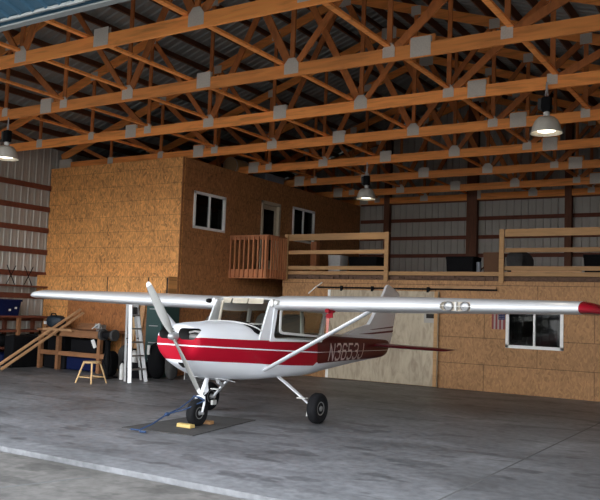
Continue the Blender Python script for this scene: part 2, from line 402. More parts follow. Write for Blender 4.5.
b.build('bottom_seal', M['seal'], door)
for k in range(5):
    t = w0+.6+(w1-w0-1.2)*k/4
    MB().box((t-.06,-2.6,.74),(t+.06,-2.4,.96)).build('hinge', M['alu'], door)

# ------------------------------------------------------------------ posts, girts, purlins
TY = [7.95+2.375*i for i in range(7)] + [24.05]
ORD = ['first','second','third','fourth','fifth','sixth','seventh','eighth','ninth','tenth']
for i, ty in enumerate(TY[:-1]):
    o = MB().box((XL+.04,ty-.22,0),(XL+.20,ty-.06,ZC)).build('wall_post', M['post'], loc=(XL+.12,ty-.14,0))
    tag(o, f'dark timber post on the left metal wall, {ORD[i]} counted from the hangar door', 'post', 'posts along the left wall')
for i, x in enumerate((-15.1,-11.75,-8.74,-5.74,-2.74)):
    w = .17 if i == 2 else .1
    o = MB().box((x-w,YW-.24,0),(x+w,YW-.05,ztop(x)-.12)).build('wall_post', M['post'], loc=(x,YW-.15,0))
    tag(o, ['dark timber post at the back metal wall behind the plywood office','dark post on back metal wall at the office corner, right behind the lit hanging lamp','thick doubled dark post on back wall, in the gap between the two mezzanine railings','dark post on back metal wall behind the right mezzanine railing','dark post on back metal wall right of the frame edge'][i], 'post', 'posts along the back wall')
GZ = [0.62,1.22,1.83,2.43,3.05,3.66,4.25,4.85]
names = ['lowest','second lowest','third lowest','fourth lowest','fourth from the top','third from the top','second from the top','topmost']
for i, z in enumerate(GZ):
    o = MB().box((XL+.03,YF+.2,z-.07),(XL+.075,YB+.02 if z>0 else YB,z+.07)).build('wall_girt', M['redwood'], loc=(XL+.05,YF+.2,z))
    tag(o, f'red-brown horizontal girt on the left ribbed metal wall, {names[i]} of the eight', 'girt', 'girts on the left wall')
for i, z in enumerate(GZ[4:]+[5.46]):
    o = MB().box((XB+.02,YW-.055,z-.06),(XR-.1,YW-.03,z+.06)).build('wall_girt', M['redwood'], loc=(XC,YW-.05,z))
    tag(o, f"dark brown horizontal girt on the back ribbed wall above the mezzanine, {['lowest','second lowest','middle one','second highest','highest'][i]} of five", 'girt', 'girts on the back wall')
def mk_purlin(x):
    return MB().box((-.02,0,-.075),(.02,YW-YF-.1,.075)).build('roof_purlin', M['purlin'])
p0 = None
for s in (-1,1):
    for k in range(15):
        x = XC + s*(.25+k*.62)
        if p0 is None: p0 = mk_purlin(x); o = p0
        else: o = p0.copy(); col.objects.link(o)
        o.location = (x,YF+.08,zr(x)-.115); o.rotation_euler = (0,R(-18.4*-s),0)
        tag(o, 'dark timber purlin running front to back beneath the ' + ('left' if s<0 else 'right') + ' slope of the metal roof', 'purlin', 'roof purlins, ' + ('left' if s<0 else 'right') + ' slope')
TX = [-12.15,-10.45,-8.95,-7.0,-5.1,-3.25,-1.4,-14.0]
tl = ['second from the left','over the propeller','just left of the roof centre','just right of the roof centre','over the tail of the airplane','second from the right','farthest right','farthest left']
for x, t in zip(TX, tl):
    o = MB().box((x-.045,YF+.2,ZC+.225),(x+.045,YW-.2,ZC+.263)).build('truss_tie', M['truss'], loc=(x,YF+.2,ZC+.24))
    tag(o, f'thin timber tie lying across the truss chords, {t}', 'roof tie', 'ties across the trusses')

# ------------------------------------------------------------------ trusses
def make_truss(name):
    root = empty(name, (XC,0,ZC))
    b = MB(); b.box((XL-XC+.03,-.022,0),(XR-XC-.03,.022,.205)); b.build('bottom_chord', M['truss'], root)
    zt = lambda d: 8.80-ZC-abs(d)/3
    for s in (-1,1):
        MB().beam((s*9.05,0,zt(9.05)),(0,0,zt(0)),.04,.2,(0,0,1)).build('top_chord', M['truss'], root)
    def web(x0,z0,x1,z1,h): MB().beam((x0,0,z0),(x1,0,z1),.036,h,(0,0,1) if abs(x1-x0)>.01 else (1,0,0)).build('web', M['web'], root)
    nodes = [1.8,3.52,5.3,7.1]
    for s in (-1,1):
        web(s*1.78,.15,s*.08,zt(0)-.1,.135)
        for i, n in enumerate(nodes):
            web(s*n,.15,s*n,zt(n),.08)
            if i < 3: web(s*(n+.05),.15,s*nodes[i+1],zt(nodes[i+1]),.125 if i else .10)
        web(s*7.15,.12,s*8.3,zt(8.3),.09)
    def pl(x,z,w,h,cut=0):
        b = MB()
        for y in (-.0265,.0225):
            if cut: pts = [(x-w/2,y,z-h/2),(x+w/2,y,z-h/2),(x+w/2,y,z+h*.15),(x+w*.22,y,z+h/2),(x-w*.22,y,z+h/2),(x-w/2,y,z+h*.15)]
            else: pts = [(x-w/2,y,z-h/2),(x+w/2,y,z-h/2),(x+w/2,y,z+h/2),(x-w/2,y,z+h/2)]
            b.prism(pts,(0,.004,0))
        b.build('connector_plate', M['plate'], root)
    for s in (-1,1):
        pl(s*1.8,.17,.27,.26,1); pl(s*3.52,.17,.2,.22,1); pl(s*5.3,.16,.17,.18); pl(s*4.03,.155,.32,.29)
        pl(s*7.1,.13,.2,.2); pl(s*8.9,.17,.5,.26)
        for n in nodes[:3]: pl(s*n,zt(n)-.02,.22,.2)
    for d in (-4.03,4.03): MB().box((d-.20,.023,.02),(d+.20,.06,.335)).build('splice_block', M['truss'], root)
    pl(0,.17,.30,.27); pl(0,zt(0)-.06,.4,.3)
    return root
proto = make_truss('roof_truss')
def copy_tree(o):
    c = o.copy(); col.objects.link(c)
    for ch in list(o.children):
        d = ch.copy(); col.objects.link(d); d.parent = c
    return c
roots = [proto] + [copy_tree(proto) for _ in TY[1:]]
tw = ['nearest roof truss, orange timber with grey plates, just inside the hangar door','second roof truss from the door, bright orange chord crossing the whole picture','third roof truss from the door, the one the right lamp hangs from','fourth roof truss from the door, meeting the top corner of the plywood office','fifth roof truss from the door, the one the middle lamp hangs from','sixth roof truss from the door, third from the back','seventh roof truss from the door, darkest lit one in front of the back wall','last roof truss, flush against the back metal wall']
for r_, y, t in zip(roots, TY, tw):
    r_.location = (XC,y,ZC); tag(r_, t, 'roof truss', 'roof trusses')

# ------------------------------------------------------------------ walls with openings
def wall_plate(name, axis, c0, c1, p0, p1, z0, z1, holes, mat):
    # axis 'X': wall in XZ between y=c0..c1 ; axis 'Y': wall in YZ between x=c0..c1
    us = sorted({p0,p1,*[h[0] for h in holes],*[h[1] for h in holes]}); zs = sorted({z0,z1,*[h[2] for h in holes],*[h[3] for h in holes]})
    b = MB()
    for i in range(len(us)-1):
        for k in range(len(zs)-1):
            um, zm = (us[i]+us[i+1])/2, (zs[k]+zs[k+1])/2
            if any(h[0]<um<h[1] and h[2]<zm<h[3] for h in holes): continue
            if axis == 'X': b.box((us[i],c0,zs[k]),(us[i+1],c1,zs[k+1]))
            else: b.box((c0,us[i],zs[k]),(c1,us[i+1],zs[k+1]))
    # drop the internal faces between cells
    bmesh.ops.remove_doubles(b.bm, verts=b.bm.verts, dist=1e-5)
    seen = {}
    for fc in list(b.bm.faces): seen.setdefault(frozenset(v.index for v in fc.verts) if False else tuple(sorted((round(v.co.x,4),round(v.co.y,4),round(v.co.z,4)) for v in fc.verts)), []).append(fc)
    dead = [fc for l in seen.values() if len(l) > 1 for fc in l]
    bmesh.ops.delete(b.bm, geom=dead, context='FACES')
    return struct(b.build(name, mat))
ZT = ZC-.02
W1 = (15.24,16.52,3.69,4.62); D1 = (18.2,19.16,2.76,4.80); W2 = (19.85,21.1,3.80,4.82)
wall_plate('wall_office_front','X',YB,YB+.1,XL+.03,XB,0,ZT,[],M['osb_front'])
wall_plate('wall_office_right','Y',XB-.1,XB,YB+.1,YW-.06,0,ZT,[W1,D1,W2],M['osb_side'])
struct(MB().box((XL+.03,YB+.1,2.6),(XB-.1,YW-.1,2.74)).build('floor_office', M['dark']))
struct(MB().box((XL+.03,YB+.1,ZT-.16),(XB-.1,YW-.1,ZT-.001)).build('ceiling_office', M['dark']))
struct(MB().box((XB-.001,YB-.012,0),(XB+.012,YB+.06,ZT)).build('trim_6', M['osb_side']))
def win_frame(name, axis, c, u0, u1, z0, z1, ny, fw=.055, mid=True, mat='vinyl', glassm='glassdark'):
    # c = outer face coordinate; ny = outward direction sign
    def pt(u,z,d): return (u,c+ny*d,z) if axis == 'X' else (c+ny*d,u,z)
    b = MB()
    def bar(a0,a1,b0,b1,d0=-.06,d1=.03):
        p, q = pt(a0,b0,d0), pt(a1,b1,d1); b.box([min(x,y) for x,y in zip(p,q)],[max(x,y) for x,y in zip(p,q)])
    bar(u0-.01,u1+.01,z0-.01,z0+fw); bar(u0-.01,u1+.01,z1-fw,z1+.01); bar(u0-.01,u0+fw,z0,z1); bar(u1-fw,u1+.01,z0,z1)
    fr = struct(b.build(name, M[mat]))
    um = (u0+u1)/2
    if mid:
        b = MB(); 
        bar(um-.022,um+.022,z0+fw,z1-fw,-.05,.012); b.build('sash_rail', M[mat], fr)
    for k, (g0,g1) in enumerate(((u0+fw,um),(um,u1-fw)) if mid else ((u0+fw,u1-fw),)):
        b = MB(); bar(g0,g1,z0+fw,z1-fw,-.03-.006*k,-.026-.006*k); b.build('pane', M[glassm], fr)
    return fr
win_frame('window_1','Y',XB,*W1,1); win_frame('window_2','Y',XB,*W2,1)
# upper door: frame, leaf, glass
b = MB(); y0,y1,z0,z1 = D1
b.box((XB-.1,y0,z0),(XB+.03,y0+.09,z1)); b.box((XB-.1,y1-.09,z0),(XB+.03,y1,z1)); b.box((XB-.1,y0,z1-.09),(XB+.03,y1,z1))
dr = struct(b.build('door_1', M['beigetrim']))
b = MB(); b.box((XB-.09,y0+.1,z0+.03),(XB-.05,y1-.1,z0+.35)); b.box((XB-.09,y0+.1,z1-.22),(XB-.05,y1-.1,z1-.1)); b.box((XB-.09,y0+.1,z0+.35),(XB-.05,y0+.2,z1-.22)); b.box((XB-.09,y1-.2,z0+.35),(XB-.05,y1-.1,z1-.22))
b.build('door_leaf', M['beigetrim'], dr)
MB().box((XB-.075,y0+.2,z0+.35),(XB-.068,y1-.2,z1-.22)).build('pane', M['glassdark'], dr)

# ---- lower wall below the mezzanine
WL = (-5.58,-4.32,1.04,1.98)
wall_plate('wall_mezzanine','X',YM,YM+.12,-11.72,XR-.02,0,2.54,[WL],M['osb_wall'])
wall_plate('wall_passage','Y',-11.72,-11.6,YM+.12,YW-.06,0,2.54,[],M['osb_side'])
win_frame('window_3','X',YM,*WL,-1,.06)
struct(MB().box((-11.72,YM+.02,2.66),(XR-.02,YW-.06,2.72)).build('floor_mezzanine', M['bench']))
struct(MB().box((XB,YM-.05,2.60),(-11.72,YW-.06,2.70)).build('floor_gallery', M['bench']))
struct(MB().box((-11.70,YM+.10,2.54),(XR-.02,YM+.14,2.66)).build('trim_7', M['insul']))
struct(MB().box((-11.72,YM-.02,2.66),(XR-.02,YM+.02,2.755)).build('trim_8', M['pine']))
struct(MB().box((-11.72,YM-.025,2.335),(XR-.02,YM-.002,2.54)).build('trim_9', M['osb_wall']))
# loose insulation and offcuts stuffed in the slot under the deck edge
b = MB()
for k in range(60):
    x = -11.5+k*.2; w = random.uniform(.08,.24); h = random.uniform(.02,.09)
    b.beam((x,YM+.04,2.56+h/2),(x+w,YM+.05,2.56+h/2+random.uniform(-.01,.02)),.04,h)
tag(b.build('insulation_scraps', M['insul']), 'rough brown scraps of insulation packed in the slot below the mezzanine edge', 'insulation', kind='stuff')
# curtain and valance behind the lower window
b = MB(); n = 14
for k in range(n):
    x = WL[0]+.06+(WL[1]-WL[0]-.12)*k/n; w = (WL[1]-WL[0]-.12)/n
    b.box((x+.006,YM+.13+.02*(k%2),1.80),(x+w-.006,YM+.145+.02*(k%2),1.99))
tag(b.build('window_valance', M['vinyl']), 'pleated white valance hanging behind the top of the lower window', 'valance')
b = MB()
for k in range(5):
    x = WL[0]+.09+k*.045; b.box((x,YM+.135+.015*(k%2),1.22),(x+.04,YM+.15+.015*(k%2),1.72-.05*(k==4)))
tag(b.build('curtain', M['greyfab']), 'short pale grey curtain behind the left pane of the lower window', 'curtain')

# ---- sliding plywood door
sd = empty('sliding_door', (-8.7,YM-.07,0)); tag(sd, 'large pale plywood sliding door on the lower wall behind the airplane tail', 'door')
x0, x1 = -10.22+8.7, -7.2+8.7
MB().box((x0,-.025,.02),(x1,.02,2.27)).build('door_panel', M['ply'], sd)
MB().box((x1-.10,-.045,.02),(x1-.015,-.025,2.27)).build('edge_board', M['pine'], sd)
MB().box((x0-.02,-.045,.02),(x0+.05,-.025,2.27)).build('edge_board', M['vinyl'], sd)
hp = MB().box((1.14,-.034,1.52),(1.48,-.025,1.74)).build('handle_plate', M['metalwall'], sd)
MB().box((1.20,-.04,1.63),(1.42,-.033,1.735)).build('hand_slot', M['darkgap'], hp)
tr = empty('door_track', (-8.7,YM-.03,2.33)); tag(tr, 'black steel door track with hangers above the plywood sliding door', 'door track')
MB().box((-1.9,-.03,-.02),(2.9,.0,.02)).build('rail', M['black'], tr)
for x in (-9.86,-8.98,-7.48):
    MB().box((x+8.7-.03,-.075,-.085),(x+8.7+.03,-.031,.045)).build('hanger', M['black'], tr)
o = MB().box((-7.4,YM-.115,2.35),(-5.8,YM-.065,2.40)).build('track_cover_board', M['plank']); tag(o, 'narrow pale board covering the door track to the right of the plywood door', 'board')

# ---- small flag hung vertically beside the lower window
fl = empty('flag', (-5.765,YM-.012,1.44)); tag(fl, 'small faded striped flag hung vertically on the lower wall beside the window', 'flag')
for k in range(7):
    MB().box((-.155+k*.044,-.004,0),(-.155+k*.044+.044,.004,.42)).build('stripe', M['stripered' if k%2==0 else 'flagwhite'], fl)
cn = MB().box((.0,-.007,.22),(.153,-.004,.42)).build('canton', M['flagblue'], fl)
b = MB()
for i in range(4):
    for k in range(4): b.box((.018+i*.034,-.009,.24+k*.045),(.030+i*.034,-.007,.252+k*.045))
b.build('stars', M['flagwhite'], cn)

# ------------------------------------------------------------------ railings
def rail(name, xa, xb, label, posts, extra):
    root = empty(name, ((xa+xb)/2,YM-.04,2.5)); cx = (xa+xb)/2; tag(root, label, 'railing')
    B = lambda a,b_,nm,mt='pine': MB().box((a[0]-cx,a[1]-YM+.04,a[2]-2.5),(b_[0]-cx,b_[1]-YM+.04,b_[2]-2.5)).build(nm, M[mt], root)
    B((xa,YM-.045,3.565),(xb,YM-.005,3.70),'top_rail'); B((xa,YM-.05,3.70),(xb,YM+.08,3.735),'cap_board')
    B((xa,YM-.045,3.20),(xb,YM-.005,3.30),'middle_rail'); B((xa,YM-.045,2.79),(xb,YM-.005,2.885),'bottom_rail')
    for p in posts: B((p-.055,YM-.085,2.50),(p+.055,YM-.046,3.735),'post')
    if extra: B((xa+.15,YM+.0,2.76),(xa+1.7,YM+.03,2.80),'loose_board','plank')
    return root
rail('mezzanine_railing',-11.62,-8.58,'left pine railing with three rails on the mezzanine, beside the balcony',[-11.60,-8.62],False)
rail('mezzanine_railing',-5.64,XR-.03,'right pine railing with three rails on the mezzanine, above the lower window',[-5.70,-.9],True)
# balcony
bl = empty('balcony', (-12.2,17.2,2.5)); tag(bl, 'small cedar balcony with upright balusters hung on the dark office wall', 'balcony')
P = lambda a,b_,nm,mt='baluster': MB().box((a[0]+12.2,a[1]-17.2,a[2]-2.5),(b_[0]+12.2,b_[1]-17.2,b_[2]-2.5)).build(nm, M[mt], bl)
YA = 16.82
P((XB,YA+.04,2.68),(-11.66,YM-.06,2.74),'deck','bench')
P((XB,YA,2.5),(-11.60,YA+.04,2.74),'rim_board'); P((-11.645,YA+.04,2.5),(-11.605,YM-.09,2.74),'rim_board')
P((XB,YA-.03,3.60),(-11.58,YA+.06,3.64),'top_rail'); P((-11.66,YA+.06,3.60),(-11.57,YM-.09,3.64),'top_rail')
P((XB,YA+.0,3.52),(-11.60,YA+.03,3.60),'under_rail'); P((-11.64,YA+.03,3.52),(-11.61,YM-.09,3.60),'under_rail')
for k in range(9):
    x = XB+.02+k*(1.20/8); P((x,YA-.04,2.52),(x+.04,YA,3.60),'baluster')
for k in range(7):
    yy = YA+.10+k*.115; P((-11.60,yy,2.52),(-11.562,yy+.04,3.60),'baluster')
P((-11.69,YA-.04,2.5),(-11.60,YA+.0,3.62),'corner_post')

# ------------------------------------------------------------------ hanging lamps
def lamp(x,y,zb,label,hang):
    root = empty('pendant_lamp', (x,y,zb)); tag(root, label, 'lamp', 'hanging bell lamps')
    k = 1.0
    prof = [(.10,.25),(.13,.245),(.18,.19),(.215,.11),(.235,.03),(.25,.0),(.255,-.012),(.243,-.012),(.235,.0),(.222,.03),(.2,.11),(.165,.18),(.09,.235)]
    MB().lathe(prof, n=32).build('shade', M['shade'], root, smooth=True)
    MB().lathe([(.0,.06),(.09,.055),(.13,.035),(.14,.025),(.13,.02),(0,.016)], n=28).build('lens', M['bulb'], root, smooth=True)
    MB().lathe([(.045,.25),(.05,.26),(.05,.33),(.04,.34)], n=16).build('collar', M['whiteplastic'], root, smooth=True)
    b = MB().box((-.075,-.06,.34),(.075,.06,.58)); b.bevel(.02,2); bal = b.build('ballast_housing', M['black'], root)
    MB().box((-.13,-.05,.38),(-.078,.05,.56)).build('side_box', M['greyfab'], bal)
    b = MB(); b.tube([(-.02,0,.60),(-.006,0,.75),(.0,0,hang-zb)],.012,8); b.tube([(.02,0,.60),(.008,0,.74),(.0,0,hang-zb)],.012,8)
    b.build('chain', M['alu'], root)
    ld = bpy.data.lights.new('lamp_light','SPOT'); ld.energy = 12; ld.color = (1,.87,.68); ld.spot_size = R(130); ld.spot_blend = .8; ld.shadow_soft_size = .12
    lo = bpy.data.objects.new('lamp_light', ld); col.objects.link(lo); lo.parent = root; lo.location = (0,0,-.02)
    return root
lamp(-13.72,10.27,4.60,'bell lamp hanging at the left edge, in front of the ribbed metal wall',ZC+.02)
lamp(-3.37,12.62,4.70,'bell lamp hanging at upper right in front of the truss plates',ZC+.1)
lamp(-9.10,17.42,4.56,'bell lamp hanging in the middle, above the left mezzanine railing',ZC+.05)

# ------------------------------------------------------------------ the airplane (a = metres aft of spinner tip, s = metres to its left, z up)
PX, PY, RZ = -7.22, 10.42, R(.4)
air = empty('airplane', (PX,PY,0), RZ)
tag(air, 'white high-wing single-engine airplane with red band parked nose-out on the hangar floor', 'airplane')
def T(s,a,z): return Vector((s*SC,(a-2.24)*SC,z*SC))
def W(s,a,z):
    v = T(s,a,z); c, n = math.cos(RZ), math.sin(RZ); return Vector((PX+c*v.x-n*v.y, PY+n*v.x+c*v.y, v.z))
SEC = [ # a, half width, top, bottom, exponent
 (.215,.315,1.355,.955,2.7),(.225,.345,1.378,.915,2.7),(.26,.372,1.395,.875,2.6),(.34,.402,1.405,.825,2.6),(.55,.44,1.425,.735,2.7),(.8,.465,1.435,.67,2.9),(1.05,.492,1.447,.638,3.1),
 (1.22,.505,1.448,.625,3.3),(1.34,.512,1.41,.62,3.6),(1.48,.518,1.335,.617,4),(1.6,.52,1.295,.615,4.5),(2.2,.52,1.285,.612,4.5),(2.8,.505,1.28,.600,4.2),(3.15,.475,1.275,.606,3.8),
 (3.5,.425,1.27,.628,3.4),(3.97,.36,1.262,.648,3.0),(4.5,.285,1.245,.678,2.8),(5.1,.205,1.22,.715,2.6),(5.7,.13,1.185,.745,2.6),(6.2,.09,1.15,.770,2.8),(6.45,.07,1.13,.795,2.8),(6.6,.05,1.115,.845,2.6),(6.69,.03,1.105,.91,2.3)]
def sec_at(a):
    for i in range(len(SEC)-1):
        if SEC[i][0] <= a <= SEC[i+1][0]:
            p0, p1, p2, p3 = SEC[max(i-1,0)], SEC[i], SEC[i+1], SEC[min(i+2,len(SEC)-1)]
            h = p2[0]-p1[0]; t = (a-p1[0])/h; out = []
            for k in range(1,5):
                m1 = (p2[k]-p0[k])/max(p2[0]-p0[0],1e-6)*h; m2 = (p3[k]-p1[k])/max(p3[0]-p1[0],1e-6)*h
                out.append((2*t**3-3*t**2+1)*p1[k]+(t**3-2*t**2+t)*m1+(-2*t**3+3*t**2)*p2[k]+(t**3-t**2)*m2)
            return out
    return list(SEC[-1][1:])
def half_width(a,z):
    hw, zt, zb, n = sec_at(a); q = abs((z-(zt+zb)/2)/((zt-zb)/2))
    return hw*max(0,1-min(q,1)**n)**(1/n)
stations = sorted({x[0] for x in SEC} | {.215+.07*k for k in range(92)})
NS = 56; b = MB(); rings = []
for a in stations:
    hw, zt, zb, n = sec_at(a); ring = []
    for k in range(NS):
        t = 2*math.pi*k/NS; c, s_ = math.cos(t), math.sin(t)
        if s_ < 0 and a < 1.4: n = 1.75+(sec_at(a)[3]-1.75)*max(0,a-.2)/1.2
        else: n = sec_at(a)[3]
        ring.append(T(hw*math.copysign(abs(c)**(2/n),c), a, (zt+zb)/2+(zt-zb)/2*math.copysign(abs(s_)**(2/n),s_)))
    rings.append(ring)
b.loft(rings)
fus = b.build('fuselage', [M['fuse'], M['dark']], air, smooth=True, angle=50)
# dark cabin deck
for p in fus.data.polygons:
    c = p.center; a = c.y/SC+2.24
    if 1.50 < a < 3.3 and p.normal.z > .75: p.material_index = 1
# engine air openings cut into the nose bowl
def cutter(s0, s1, z0, z1, depth):
    b = MB(); pts = rrect(s0,z0,s1,z1,(z1-z0)*.48,7)
    b.loft([[T(x,.0,z) for x,z in pts],[T(x,depth,z) for x,z in pts]]); return b.build('cutter', M['dark'])
cuts = [cutter(-.315,-.03,1.20,1.352,.55), cutter(.03,.335,1.20,1.352,.55)]
# chin air intake
bq = MB(); bq.box(T(.02,.0,.822),T(.125,.60,.895)); cuts.append(bq.build('cutter', M['dark']))
for c in cuts:
    c.parent = air
bpy.context.view_layer.update()
for c in cuts:
    md = fus.modifiers.new('cut','BOOLEAN'); md.operation = 'DIFFERENCE'; md.object = c; md.solver = 'EXACT'
    try: md.material_mode = 'TRANSFER'
    except Exception: pass
dg = bpy.context.evaluated_depsgraph_get()
nm = bpy.data.meshes.new_from_object(fus.evaluated_get(dg), preserve_all_data_layers=True, depsgraph=dg)
fus.modifiers.clear(); fus.data = nm; nm.name = 'fuselage'
for c in cuts: bpy.data.objects.remove(c)
# cylinders seen through the openings
for sgn in (-1,1):
    b = MB()
    for k in range(5): b.lathe([(.0,0),(.058,0),(.058,.012),(0,.012)], T(sgn*(.10+.035*k),.46,1.235), 'X', 18)
    b.tube([T(sgn*.07,.42,1.235),T(sgn*.28,.46,1.235)],.045,12)
    b.build('engine_cylinder', M['engine'], air)
    MB().tube([T(sgn*.08,.38,1.29),T(sgn*.18,.36,1.31),T(sgn*.27,.42,1.30)],.014,8).build('intake_pipe', M['whiteplastic'], air)
# exhaust
MB().tube([T(.12,.95,.72),T(.14,.98,.60),T(.15,1.06,.56)],[.032,.032,.034],12).build('exhaust_pipe', M['alu'], air)
MB().prism([T(-.30,.92,.655),T(.30,.92,.655),T(.28,1.18,.60),T(-.28,1.18,.60)], (0,0,.008)).build('cowl_flap', M['white'], air)

# propeller
HS, HA, HZ = .0,.14,1.238
MB().lathe([(.0,-.085),(.022,-.08),(.042,-.06),(.055,-.02),(.058,.03),(.058,.06),(0,.06)], T(HS,HA,HZ),'Y',24).build('spinner', M['alu'], air, smooth=True)
ang = math.atan2(.818,-.575)
def blade(th):
    b = MB(); rings = []; d = Vector((math.cos(th),0,math.sin(th))); q = Vector((-math.sin(th),0,math.cos(th)))
    for r_, ch, tw, tk in ((.05,.06,55,.05),(.12,.085,48,.042),(.22,.112,38,.03),(.38,.122,29,.022),(.55,.115,23,.017),(.70,.10,19,.013),(.80,.085,17,.011),(.845,.062,16,.008),(.862,.03,16,.005)):
        ring = []; w = R(-tw)
        for k in range(14):
            t = 2*math.pi*k/14; x, y = ch/2*math.cos(t), tk/2*math.sin(t)
            v = q*(x*math.cos(w)-y*math.sin(w)) + Vector((0,1,0))*(x*math.sin(w)+y*math.cos(w))
            ring.append(T(HS,HA,HZ)+(d*r_+v)*SC)
        rings.append(ring)
    return b.loft(rings), d
for th in (ang, ang+math.pi):
    bb, d = blade(th); o = bb.build('propeller_blade', [M['prop'],M['white']], air, smooth=True)
    o.data.materials[1] = M['whiteplastic']
    for p in o.data.polygons:
        if (p.center-T(HS,HA,HZ)).dot(d) > .79*SC: p.material_index = 1

# wings --------------------------------------------------------------
def airfoil(n=18, t=.12, m=.02, p=.4):
    up, lo = [], []
    for i in range(n+1):
        x = .5*(1-math.cos(math.pi*i/n)); yt = 5*t*(.2969*math.sqrt(x)-.126*x-.3516*x*x+.2843*x**3-.1036*x**4)
        yc = m/p**2*(2*p*x-x*x) if x < p else m/(1-p)**2*((1-2*p)+2*p*x-x*x)
        up.append((x,yc+yt)); lo.append((x,yc-yt))
    return list(reversed(up)) + lo[1:-1]
AF = airfoil(18,.138)
def wing_ring(s, le, ch, z, tk=1.0, tw=1.5):
    c, n = math.cos(R(tw)), math.sin(R(tw))
    return [T(s, le+ch*(x*c+y*tk*n), z+ch*(y*tk*c-x*n)) for x,y in AF]
def wsec(s, lo=0):
    if s < 2.45: return (1.66,1.62,1.71-lo+.0145*s)
    k = (s-2.45)/2.3; return (1.66+.13*k, 1.62-.46*k, 1.71-lo+.0145*s)
for sg in (-1,1):
    nm_ = 'wing'
    b = MB(); b.loft([wing_ring(sg*s,*wsec(s,.028 if sg<0 else 0)) for s in (.50,1.2,2.0,2.45,3.2,4.0,4.77)])
    w = b.build(nm_, M['wingpaint'], air, smooth=True, angle=60)
    b = MB(); le, ch, z = wsec(4.77,.028 if sg<0 else 0); rr = []
    for ds, dle, fch, dz, tk in ((0,0,1,0,1),(.07,.03,.975,-.004,.97),(.14,.10,.91,-.012,.9),(.2,.21,.80,-.025,.78),(.255,.40,.62,-.045,.6),(.28,.58,.42,-.06,.35)):
        rr.append(wing_ring(sg*(4.77+ds*(1.45 if sg<0 else 1)), le+dle, ch*fch, z+dz, tk))
    b.loft(rr); tp = b.build('wing_tip', M['red'] if sg > 0 else M['wingpaint'], air, smooth=True, angle=60)
    if sg > 0: tp['label'] = 'red drooped wing tip'
    # lift strut
    P0, P1 = T(sg*.50,1.56,.765), T(sg*2.03,1.98,1.70); d = (P1-P0).normalized(); f_ = Vector((0,1,0)); f_ = (f_-d*f_.dot(d)).normalized(); u_ = d.cross(f_)
    b = MB(); b.loft([[p+(f_*math.cos(t)*.068+u_*math.sin(t)*.026)*k for t in [2*math.pi*i/16 for i in range(16)]] for p,k in ((P0,.8),(P0+(P1-P0)*.06,1),(P0+(P1-P0)*.94,1),(P1,.8))])
    b.build('wing_strut', M['white'], air, smooth=True)
    MB().box(T(sg*2.03-.05,1.90,1.66),T(sg*2.03+.05,2.1,1.72)).build('strut_fitting', M['white'], air)
# cabin roof between the wings
b = MB(); b.loft([wing_ring(s,1.80,1.48,1.795-.014*abs(s)/.5,.42) for s in (-.505,-.25,0,.25,.505)]); b.build('cabin_roof', M['wingpaint'], air, smooth=True, angle=60)
# fairings at the wing roots
for sg in (-1,1):
    b = MB(); b.loft([[T(sg*.53+.03*math.cos(t)*sg, 1.66+.05*math.cos(t)*0+k, 1.73+.055*math.sin(t)) for t in [2*math.pi*i/12 for i in range(12)]] for k in (-.015,.03,.3)])
    b.build('root_fairing', M['whiteplastic'], air, smooth=True)
# landing lights recessed in the left leading edge
lw = [o for o in air.children if o.name.startswith('wing') and 'tip' not in o.name and 'strut' not in o.name][-3:]
lw = [o for o in air.children if o.name.split('.')[0] == 'wing'][-1]
le, ch, z = wsec(3.23)
bq = MB(); bq.loft([[T(x,le-.1,zz) for x,zz in rrect(3.08,z-.055,3.48,z+.066,.05,6)],[T(x,le+.10,zz) for x,zz in rrect(3.08,z-.055,3.48,z+.066,.05,6)]]); ct = bq.build('cutter', M['visor']); ct.parent = air
bpy.context.view_layer.update()
md = lw.modifiers.new('cut','BOOLEAN'); md.operation = 'DIFFERENCE'; md.object = ct; md.solver = 'EXACT'
try: md.material_mode = 'TRANSFER'
except Exception: pass
dg = bpy.context.evaluated_depsgraph_get(); nm = bpy.data.meshes.new_from_object(lw.evaluated_get(dg), preserve_all_data_layers=True, depsgraph=dg); lw.modifiers.clear(); lw.data = nm; bpy.data.objects.remove(ct)
for s in (3.17,3.39):
    ld = MB().lathe([(0,.03),(.04,.025),(.056,.005),(.060,-.005),(.064,.0),(.064,.05),(0,.05)], T(s,le+.05,z+.005),'Y',24).build('landing_light', M['engine'], air, smooth=True)
    MB().lathe([(0,-.004),(.035,.0),(.052,.012),(0,.016)], T(s,le+.05,z+.005),'Y',20).build('lens', M['alu'], ld, smooth=True)
MB().box(T(3.272,le+.02,z-.05),T(3.290,le+.09,z+.06)).build('light_divider', M['whiteplastic'], air)
MB().box(T(3.08,le+.005,z+.002),T(3.48,le+.012,z+.009)).build('lens_seam', M['whiteplastic'], air)

# whip aerials and vents
MB().tube([T(.72,2.35,1.90),T(.74,2.52,2.0),T(.76,2.68,2.08)],.008,6).build('aerial', M['whiteplastic'], air)
b = MB(); b.tube([T(1.42,1.95,1.70),T(1.42,1.93,1.645),T(1.42,1.72,1.640)],.012,8); b.build('pitot_tube', M['alu'], air)
for sg in (-1,1):
    MB().lathe([(0,-.03),(.03,-.03),(.036,0),(.036,.05),(0,.05)], T(sg*.62,1.64,1.735),'Y',14).build('air_vent', M['black'] if sg<0 else M['whiteplastic'], air, smooth=True)

